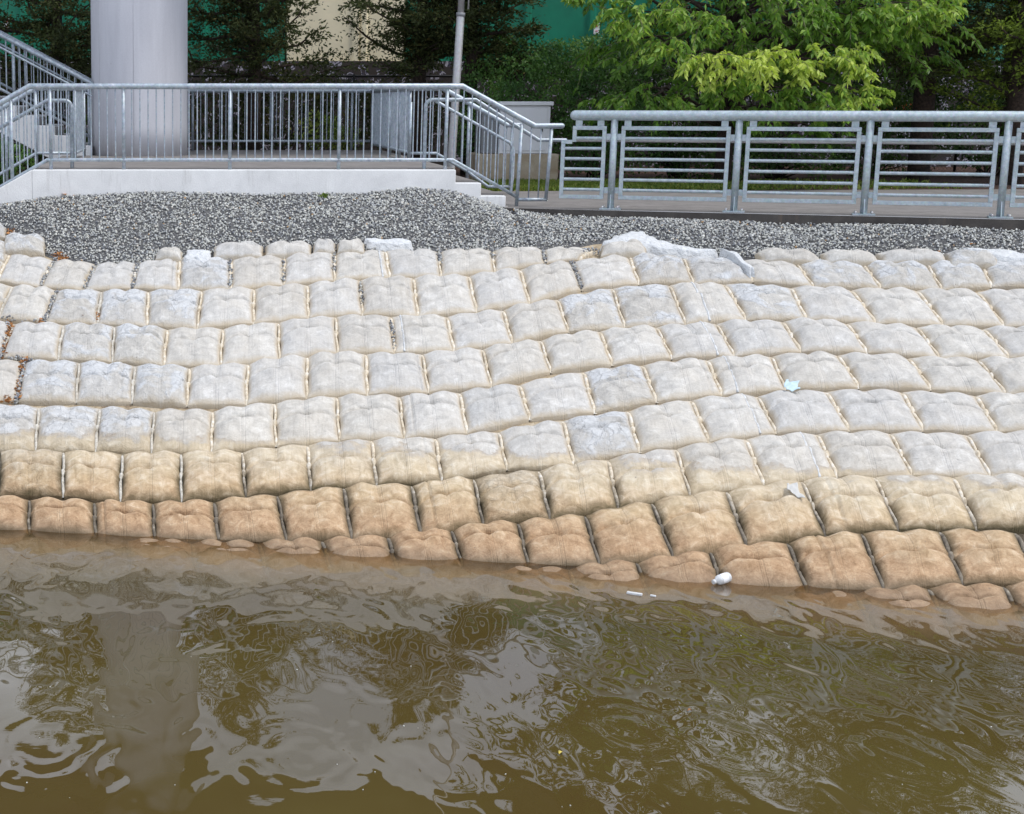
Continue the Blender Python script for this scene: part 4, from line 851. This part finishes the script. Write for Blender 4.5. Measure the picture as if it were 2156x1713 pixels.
cedar(at_ground(533, 31.0), 6.2, 2.3, 70, 'dark cedar standing behind the landing just right of the column', .30, leafn=800, seed=1)
cedar(at_ground(876, 31.4), 6.4, 1.9, 64, 'dark cedar right of the cream container, behind the silver pole', .30, leafn=800, seed=2)
cedar(at_ground(120, 30.6), 6.0, 2.2, 66, 'dark cedar at the left edge behind the climbing stair', .22, leafn=800, seed=3)
cedar(at_ground(985, 30.9), 5.4, 1.45, 50, 'dark cedar with drooping limbs between the pole and the green container', .36, leafn=750, seed=7)
cedar(at_ground(-170, 31.2), 6.8, 2.0, 40, 'dark cedar just cut off by the left edge of the frame', .2, leafn=700, seed=4)
cedar(at_ground(1935, 28.6), 8.6, 2.6, 90, 'dark tall cedar at the right behind the broadleaf branches', .22, leafn=850, trunk_r=.17, seed=5)
cedar(at_ground(2130, 27.4), 8.2, 2.3, 84, 'cedar with yellow-green sprays at the right edge', .16, 'cedar_green', leafn=800, trunk_r=.16, seed=6)
cedar(at_ground(2110, 30.5), 9.0, 2.6, 80, 'dark cedar farther back near the right edge', .15, leafn=800, trunk_r=.16, seed=8)
def broadleaf(base, targets, lab, H_, mat='bright_leaf', leafL=(.085, .145), per=220, trunk_r=.11, spread=.30, extra=None):
    t = thing('broadleaf_tree', lab, 'tree'); t.location = base; b0 = np.array(base)
    m = MB(); m.tube([(0, 0, -.05), (.05, .02, H_*.3), (-.06, .05, H_*.6), (.02, 0, H_)], [trunk_r*1.2, trunk_r, trunk_r*.7, .02], 10); trunk = m.build('trunk', 'bark', t)
    lm = MB(); tm = MB(); P_, D_, T_l = [], [], []
    for (q, rr, n_, tn) in targets:
        q = np.array(q)-b0; z_at = max(.9, min(H_*.9, q[2]-.25*np.linalg.norm(q[:2]))); a = np.array([0, 0, z_at]); pts = limb_pts(a, q, 8, .8, .10*np.linalg.norm(q-a))
        lm.tube(pts, list(np.linspace(.035, .008, len(pts))), 6, cap=False)
        out = q-a; out[2] = 0; out = out/(np.linalg.norm(out)+1e-6)
        nt_ = max(4, n_//26)
        for k in range(nt_):
            td = R.normal(size=3)*np.array([.9, .7, .35])+out*.8+np.array([0, -.25, -.12]); td /= np.linalg.norm(td); ln = rr*R.uniform(.6, 1.25); s_ = q+R.normal(size=3)*np.array([.45, .4, .22])*rr
            tp = [s_+td*ln*u_-np.array([0, 0, 1])*ln*.38*u_**2 for u_ in np.linspace(0, 1, 6)]; tm.tube(tp, [.005]*6, 4, cap=False); nn = max(10, n_//nt_)
            u_ = R.uniform(.08, 1.02, nn); pp_ = s_+td*ln*u_[:, None]-np.array([0, 0, 1])*(ln*.38*u_**2)[:, None]
            side = np.cross(td, [0, 0, 1]); side /= np.linalg.norm(side)+1e-6; sg = np.where(R.rand(nn) < .5, -1, 1)[:, None]
            P_.append(pp_+R.normal(size=(nn, 3))*.012); D_.append(side*sg*.75+td*.5+np.array([0, 0, -.55])+R.normal(size=(nn, 3))*.28); T_l.append(np.clip(tn+R.normal(size=nn)*.13, 0, 1))
    lm.build('limbs', 'bark', trunk); tm.build('twigs', 'twig', trunk)
    P_ = np.concatenate(P_); D_ = np.concatenate(D_); T_l = np.concatenate(T_l); n = len(P_)
    leaf_cloud('crown', P_, D_, R.uniform(*leafL, n), R.uniform(leafL[0]*.42, leafL[1]*.46, n), mat, t, T_l, .22)
    return t
tg = []
# outer bright sprays as read from the photograph (position, radius, leaves, tint)
for px_, py_, Y, rr, n_, tn in [(1290,5,25.6,.35,300,.5),(1350,45,25.4,.38,380,.6),(1400,85,25.4,.42,420,.6),(1430,20,25.6,.5,520,.6),(1500,50,25.5,.45,460,.55),
    (1480,115,24.9,.38,380,.85),(1540,130,24.8,.42,480,.95),(1610,125,24.8,.42,520,1.0),(1680,130,24.8,.40,480,.9),(1740,120,24.9,.34,330,.8),(1790,135,24.9,.32,330,.85),(1785,110,25.0,.25,200,.8),
    (1560,175,25.1,.42,420,.55),(1640,185,25.1,.42,440,.5),(1620,225,25.2,.42,380,.45),(1710,215,25.0,.38,340,.6),(1780,195,24.9,.34,330,.75),(1830,190,25.0,.22,170,.75),
    (1350,200,25.6,.36,320,.45),(1420,210,25.6,.38,320,.5),(1300,205,26.0,.3,200,.4),(1490,200,25.6,.4,340,.35),
    (1700,40,25.6,.45,480,.45),(1780,30,25.6,.45,480,.5),(1850,15,25.4,.42,450,.6),(1920,20,25.4,.38,360,.65),(1960,10,25.4,.35,300,.7),(1990,-20,25.6,.35,280,.6),(1930,50,25.6,.3,220,.55),(1860,60,25.6,.38,330,.45),(1800,70,25.8,.4,330,.4),
    (1600,60,25.9,.5,480,.35),(1650,-30,25.6,.6,520,.5),(1400,-40,25.8,.6,520,.5),(1800,-40,25.8,.6,500,.5),(1550,-60,26,.7,500,.5),(1290,-50,26,.4,300,.5),(1215,-8,25.9,.16,90,.5),(1340,130,26.2,.4,300,.3),(1450,160,26.3,.45,300,.3),(1560,240,25.9,.4,250,.35),(1720,270,26.2,.35,180,.4),(1660,290,26.3,.35,160,.35)]:
    tg.append((PY(px_, py_, Y), rr, int(n_*.8), tn))
for k in range(150):   # inner and upper crown
    a = R.uniform(0, 2*math.pi); r_ = R.uniform(.3, 2.3); z_ = R.uniform(4.4, 11.6); w_ = 1-(max(0, z_-7.5)/4)**2*.6
    x_ = (9.9 if z_ < 6.8 else 8.4)+r_*math.cos(a)*1.25*w_; y_ = 27.6+r_*math.sin(a)*.8*w_
    tg.append(((x_, y_, z_), .6, 230, .3))
broadleaf((9.2, 27.6, ZW-.02), tg, 'broadleaf tree with bright drooping yellow-green leaves above the river fence', 8.2, trunk_r=.12)
def bush(pts, lab, mat='bush_leaf', leafL=(.045, .085), per=900, group='shrubs behind the path'):
    c = np.array(pts[0][0], float); base = (c[0], c[1], ZW-.02); t = thing('shrub', lab, 'shrub', group); t.location = base; b0 = np.array(base)
    sm_ = MB(); P_, D_ = [], []; 
    for q, r3 in pts:
        q = np.array(q)-b0; r3 = np.array(r3); n_ = int(per*(r3[0]*r3[2])**.8*3.6)
        d = R.normal(size=(n_, 3)); d /= np.linalg.norm(d, axis=1)[:, None]; d[:, 1] = -abs(d[:, 1])*.9+.15*(R.rand(n_) < .3)
        rad_ = R.uniform(.55, 1.08, n_)**.6; lumpy = 1+.22*np.sin(d[:, 0]*7+q[0]*3)*np.sin(d[:, 2]*8+q[2]*5)
        p = q+d*r3*(rad_*lumpy)[:, None]; p = p[p[:, 2] > 0]; P_.append(p); D_.append((d[:len(p)] if False else R.normal(size=(len(p), 3)))+np.array([0, -.3, -.25]))
        for k in range(5):
            e = q+R.normal(size=3)*r3*.45; sm_.tube(limb_pts((R.uniform(-.15, .15), R.uniform(-.1, .1), 0), e, 5, .8), [.018, .015, .012, .01, .007, .004], 5, cap=False)
    sm_.build('stems', 'bark', t)
    P_ = np.concatenate(P_); D_ = np.concatenate(D_); n = len(P_)
    tn = np.clip(.45+.35*np.sin(P_[:, 0]*4.1)*np.sin(P_[:, 2]*4.7)+R.normal(size=n)*.18, 0, 1)
    leaf_cloud('foliage', P_, D_, R.uniform(*leafL, n), R.uniform(leafL[0]*.6, leafL[1]*.7, n), mat, t, tn, .15)
def PB(px_, py_, Y): return tuple(PY(px_, py_, Y))
bush([(PB(1130,200,30.0),(.9,.5,.75)),(PB(1080,250,29.6),(.7,.5,.7)),(PB(1190,150,30.2),(.7,.5,.5)),(PB(1150,300,29.4),(.8,.4,.5))], 'leafy green shrub climbing behind the utility cabinet')
bush([(PB(1260,220,29.6),(.8,.5,.8)),(PB(1300,160,30),(.7,.5,.6)),(PB(1240,300,29.3),(.7,.4,.6)),(PB(1330,280,29.2),(.7,.4,.7))], 'broad green shrub between the cabinet and the broadleaf tree')
bush([(PB(1100,130,31.2),(.9,.4,.45)),(PB(1200,125,31.3),(.9,.4,.4)),(PB(1030,110,31.4),(.7,.4,.5)),(PB(1290,110,31.2),(.7,.4,.5))], 'green climbing shrub topping the chain-link fence below the green container')
bush([(PB(1010,200,30.6),(.5,.4,.7)),(PB(1010,290,30.2),(.5,.4,.7))], 'narrow green shrub just left of the utility cabinet')
bush([(PB(1430,240,29.8),(1.1,.5,1.0)),(PB(1500,300,29.3),(1.0,.4,.7)),(PB(1400,140,30.4),(1.1,.5,1.0)),(PB(1480,60,30.6),(1.2,.5,.9)),(PB(1360,90,30.8),(.8,.5,.6))], 'dark shrub in shade under the broadleaf tree', 'dark_leaf')
bush([(PB(1640,280,29.5),(.9,.5,.7)),(PB(1720,330,28.8),(.6,.4,.35)),(PB(1560,330,28.6),(.7,.4,.35)),(PB(1600,180,30.3),(1.2,.5,1.0)),(PB(1620,70,30.6),(1.3,.5,1.0)),(PB(1700,0,30.6),(1.2,.5,1.0))], 'low dark shrub behind the second fence panel', 'dark_leaf')
bush([(PB(1850,280,30.5),(1.2,.5,.9)),(PB(1800,150,31),(1.2,.5,1.1)),(PB(1880,190,31.4),(1.1,.5,1.0))], 'dark shrub in shade behind the third fence panel', 'dark_leaf')
bush([(PB(2080,270,30),(1.0,.5,.7)),(PB(2160,200,31),(1.0,.5,1.0)),(PB(2000,160,31.6),(1.0,.5,1.2))], 'dark shrub in shade near the right edge behind the path', 'dark_leaf')
bush([(PB(670,275,30.4),(.45,.3,.35)),(PB(720,290,30.2),(.35,.3,.25))], 'small bright weed clump showing through the rear railing', 'grass_blade', (.04, .08), 700)
bush([(PB(600,235,31.6),(1.0,.3,.75)),(PB(470,240,31.6),(1.0,.3,.75)),(PB(730,235,31.8),(.9,.3,.7)),(PB(850,240,31.8),(.9,.3,.75))], 'brownish dark shrub row behind the rear railing', 'cedar_needles', (.05, .09), 800)
bush([(PB(60,300,30.3),(.8,.4,.6)),(PB(-40,330,29),(.8,.4,.6)),(PB(150,240,31),(.7,.4,.6))], 'dark green shrub under the climbing stair at left', 'dark_leaf')
bush([(PB(20,345,24.6),(.45,.3,.35)),(PB(-60,330,24.8),(.5,.3,.5))], 'weedy green shrub in the corner below the left steps', 'bush_leaf')
# grass and ground cover beyond the path
n = 60000; gx = R.uniform(3.8, 12.6, n); gy = R.uniform(25.0, 27.9, n)**1.0
dens = .5+.5*np.sin(gx*1.7)*np.sin(gy*2.3+gx)
front = np.interp(gx, [4.2, 13], [24.95, 26.0]); keep = (gy > front) & ((R.rand(n) < np.where(gx < 9.2, .95, .15)*(.25+dens))) & ~((gx > cl[0]-.5) & (gx < cr[0]+.2) & (gy > YC-.15))
gx, gy = gx[keep], gy[keep]; n = len(gx)
o = leaf_cloud('grass', np.stack([gx, gy, np.full(n, ZW-.02)], 1), R.normal(size=(n, 3))*.5+np.array([0, 0, 1.]), R.uniform(.05, .16, n), R.uniform(.014, .04, n), 'grass_blade', None, np.clip(R.beta(2, 2, n), 0, 1), .25)
o['kind'] = 'stuff'
q = (PY(683, 400, 21.05)[0], 21.05, float(gravel_z(PY(683, 400, 21.05)[0], 21.05)))
t = thing('weed', 'tiny green weed sprouting where gravel meets the white wall', 'weed'); t.location = q
n = 60; leaf_cloud('leaves', R.normal(size=(n, 3))*np.array([.03, .02, .015])+np.array([0, 0, .03]), R.normal(size=(n, 3))+np.array([0, 0, .8]), R.uniform(.03, .05, n), R.uniform(.015, .025, n), 'grass_blade', t, R.rand(n)*.6, .2)
m = MB(); m.tube([(0, 0, -.02), (.005, 0, .04)], .003, 5); m.build('stem', 'twig', t)
# weed tufts at the cabinet foot and gravel top
def litter_leaves(name, spots, mat, kindlab, size=.03):
    n = len(spots); p = np.array(spots); o = leaf_cloud(name, p, R.normal(size=(n, 3))*np.array([1, 1, .25]), R.uniform(size*.8, size*1.7, n), R.uniform(size*.6, size*1.1, n), mat, None, R.rand(n), .05); o['kind'] = 'stuff'; return o
sp = []
for a, b, n_ in [((0,660),(0,800),50),((60,640),(15,850),90),((145,870),(105,1110),110),((10,1100),(60,1120),30),((60,60),(90,110),30),((340,225),(400,245),30),((180,610),(260,640),20),((480,600),(520,610),8),((595,570),(610,620),10)]:
    for k in range(int(n_*1.6)):
        u_ = R.rand(); q = PS(*zp('A', lerp(a[0], b[0], u_)+R.normal()*9, lerp(a[1], b[1], u_)+R.normal()*8)); sp.append(q+np.array([0, 0, R.uniform(.0, .05)]))
litter_leaves('leaf_litter', sp, 'dead_leaf_orange', '', .040)
# dark grit caught in the left-hand joints
sp = []
for a, b, n_ in [((45,640),(-5,860),260),((150,880),(100,1130),260),((340,250),(255,415),140),((600,270),(520,430),120),((850,270),(815,420),110),((350,440),(275,630),120),((1420,250),(1415,430),70),((1745,240),(1740,390),60),((20,600),(280,620),130),((60,860),(200,870),60)]:
    for k in range(n_):
        u_ = R.rand(); q = PS(*zp('A', lerp(a[0], b[0], u_)+R.normal()*7, lerp(a[1], b[1], u_)+R.normal()*7)); sp.append(q+np.array([0, 0, R.uniform(.0, .05)]))
for a, b, n_ in [((1520,270),(1580,420),150),((1345,190),(1355,265),80),((1030,190),(1040,260),40),((220,400),(235,520),50),((705,200),(710,270),70),((410,640),(430,790),50),((1440,200),(1690,200),80),((60,200),(60,330),50)]:
    for k in range(n_):
        u_ = R.rand(); q = PS(*zp('B', lerp(a[0], b[0], u_)+R.normal()*6, lerp(a[1], b[1], u_)+R.normal()*6)); sp.append(q+np.array([0, 0, R.uniform(.0, .06)]))
sp = np.array(sp); o = stones(sp, R.uniform(.010, .02, len(sp)), np.clip(R.beta(1.2, 3, len(sp)), 0, 1), 'joint_grit'); o['kind'] = 'stuff'

# ------------------------------------------------------------------ loose things
def leafthing(p, L_, lab, mat, ang=0, cat='leaf', group=None):
    m = MB(); n = 7; v = []
    for i in range(n):
        u_ = i/(n-1); w = .28*L_*math.sin(math.pi*u_)**.8+.001; z = .012*math.sin(math.pi*u_); x = (u_-.5)*L_; v += [(x, -w, z+.006), (x, 0, z), (x, w, z+.006), (x, 0, z-.002)]
    f = []
    for i in range(n-1):
        a = 4*i
        for j in range(4): f.append([a+j, a+4+j, a+4+(j+1) % 4, a+(j+1) % 4])
    m.add(v, f, True); o = m.build('leaf', mat); o.location = p; o.rotation_euler = (0, 0, ang); tag(o, lab, cat, group); return o
q = PY(2050, 519, 18.3); gx_, gy_ = PS(2050, 519)[0], PS(2050, 519)[1]
def on_gravel(px_, py_):
    d = ray(px_, py_); lo, hi = 10., 30.
    for _ in range(40):
        mm = (lo+hi)/2; q = d*mm+EYE
        if q[2] > gravel_z(q[0], q[1]): lo = mm
        else: hi = mm
    return q
leafthing(on_gravel(2048, 518)+np.array([0, 0, .02]), .10, 'orange dead leaf lying alone on the gravel at right', 'dead_leaf_orange', .4)
leafthing(on_gravel(1976, 535)+np.array([0, 0, .03]), .08, 'orange leaf at the gravel edge touching a half-buried pillow', 'dead_leaf_orange', 1.2)
leafthing(on_gravel(135, 413)+np.array([0, 0, .02]), .12, 'reddish dead leaf on gravel against the white wall', 'dead_leaf_orange', 2.)
leafthing(PZ(1180, 1586, .004), .045, 'small yellow leaf floating on the dark water', 'dead_leaf_yellow', .9)
leafthing(PZ(1452, 1497, .004), .035, 'tiny pinkish leaf floating among the bright ripples', 'dead_leaf_orange', .2)
# bottle
t = thing('bottle', 'small white plastic bottle lying at the waterline between pillows', 'bottle'); p = PZ(1519, 1217, .045)+np.array([0, -.02, 0])
ax = np.array([.90, .30, .20]); ax /= np.linalg.norm(ax); t.location = p
prof = [(-.075, .012), (-.072, .034), (-.06, .042), (-.02, .043), (.03, .043), (.05, .036), (.062, .020), (.07, .016)]
m = MB(); m.tube([-ax*u_ for u_, _ in prof], [r_ for _, r_ in prof], 20); m.build('body', 'white_plastic', t)
m = MB(); m.tube([-ax*.070, -ax*.094], .020, 16); m.build('cap', 'white_plastic', t)
m = MB(); m.tube([-ax*(-.04), -ax*.015], .0442, 20, cap=False); m.build('label_band', 'sign_white', t)
# floating sticks
def floaty(a, b, w, h, lab, name, mat, cat):
    A, B_ = PZ(*a, .006), PZ(*b, .006); c = (A+B_)/2; m = MB(); m.bar(A-c, B_-c, w, h); o = m.build(name, mat, bevel=.004); o.location = c; tag(o, lab, cat)
floaty((1320, 1247), (1352, 1252), .035, .02, 'longer white plastic strip floating near the bottle', 'plastic_strip', 'white_plastic', 'litter')
floaty((1369, 1253), (1381, 1255), .02, .015, 'tiny white scrap floating right of the longer strip', 'plastic_scrap', 'white_plastic', 'litter')
# paper scraps
def crumple(name, corners, lab, mat, amp=.03, lift=.0, cat='paper'):
    c4 = [np.array(q) for q in corners]; c = sum(c4)/4; nu = 12; U, V = np.meshgrid(np.linspace(0, 1, nu), np.linspace(0, 1, nu))
    B = (c4[0]*(1-U[..., None])+c4[1]*U[..., None])*(1-V[..., None])+(c4[3]*(1-U[..., None])+c4[2]*U[..., None])*V[..., None]
    off = amp*(np.sin(U*7+1)*np.sin(V*6+2)+.5*np.sin(U*13+V*9)); B = B+np.stack([off*.3, -abs(off)*.6, off*.4], -1)+np.array([0, 0, lift]); v = (B-c).reshape(-1, 3)
    v = np.concatenate([v, v+np.array([0, .004, -.003])]); i = np.arange((nu-1)**2); q = (i//(nu-1))*nu+i % (nu-1); f = np.stack([q, q+nu, q+nu+1, q+1], 1); f2 = f[:, ::-1]+nu*nu
    bd = [k for k in range(nu)]+[nu-1+nu*k for k in range(1, nu)]+[nu*nu-1-k for k in range(1, nu)]+[nu*(nu-1)-nu*k for k in range(1, nu-1)]
    sd = np.array([[bd[k], bd[(k+1) % len(bd)], bd[(k+1) % len(bd)]+nu*nu, bd[k]+nu*nu] for k in range(len(bd))])
    o = fast_mesh(name, v, np.concatenate([f, f2, sd]), mat); o.location = c; tag(o, lab, cat)
def off_s(px_, py_, h_): q = PS(px_, py_); d = q-EYE; return q-d/np.linalg.norm(d)*h_
crumple('tissue', [off_s(1652,800,.30), off_s(1680,802,.30), off_s(1681,820,.30), off_s(1651,820,.30)], 'crumpled pale blue tissue lying on pale pillows at right', 'pale_blue_paper', .03)
crumple('paper_scrap', [off_s(1655,1018,.26), off_s(1676,1016,.26), off_s(1693,1050,.26), off_s(1662,1035,.26)], 'torn white paper scrap stuck beside a tide-marked pillow', 'paper', .02)
# silver tube at the left edge
t = thing('metal_tube', 'short silver metal tube end poking in at the left edge', 'pipe'); p = on_gravel(22, 424); 
m = MB(); a = np.array(p)+np.array([.03, 0, .05]); b = a+np.array([-1.1, -.1, -.42]); m.tube([a, b], .055, 18, cap=False); m.build('tube', 'brushed_steel', t)
m = MB(); d = (b-a)/np.linalg.norm(b-a); m.tube([a-d*.004, a+d*.05], .060, 18); m.build('collar', 'cabinet_side', t)
# little pale specks floating on the water
spk = [(640+R.uniform(-640, 1500), R.uniform(1300, 1700)) for _ in range(34)]
P_ = np.array([PZ(x, y, .003) for x, y in spk]); o = stones(P_, R.uniform(.002, .0055, len(P_)), R.uniform(.6, .93, len(P_)), 'floating_specks'); o['kind'] = 'stuff'
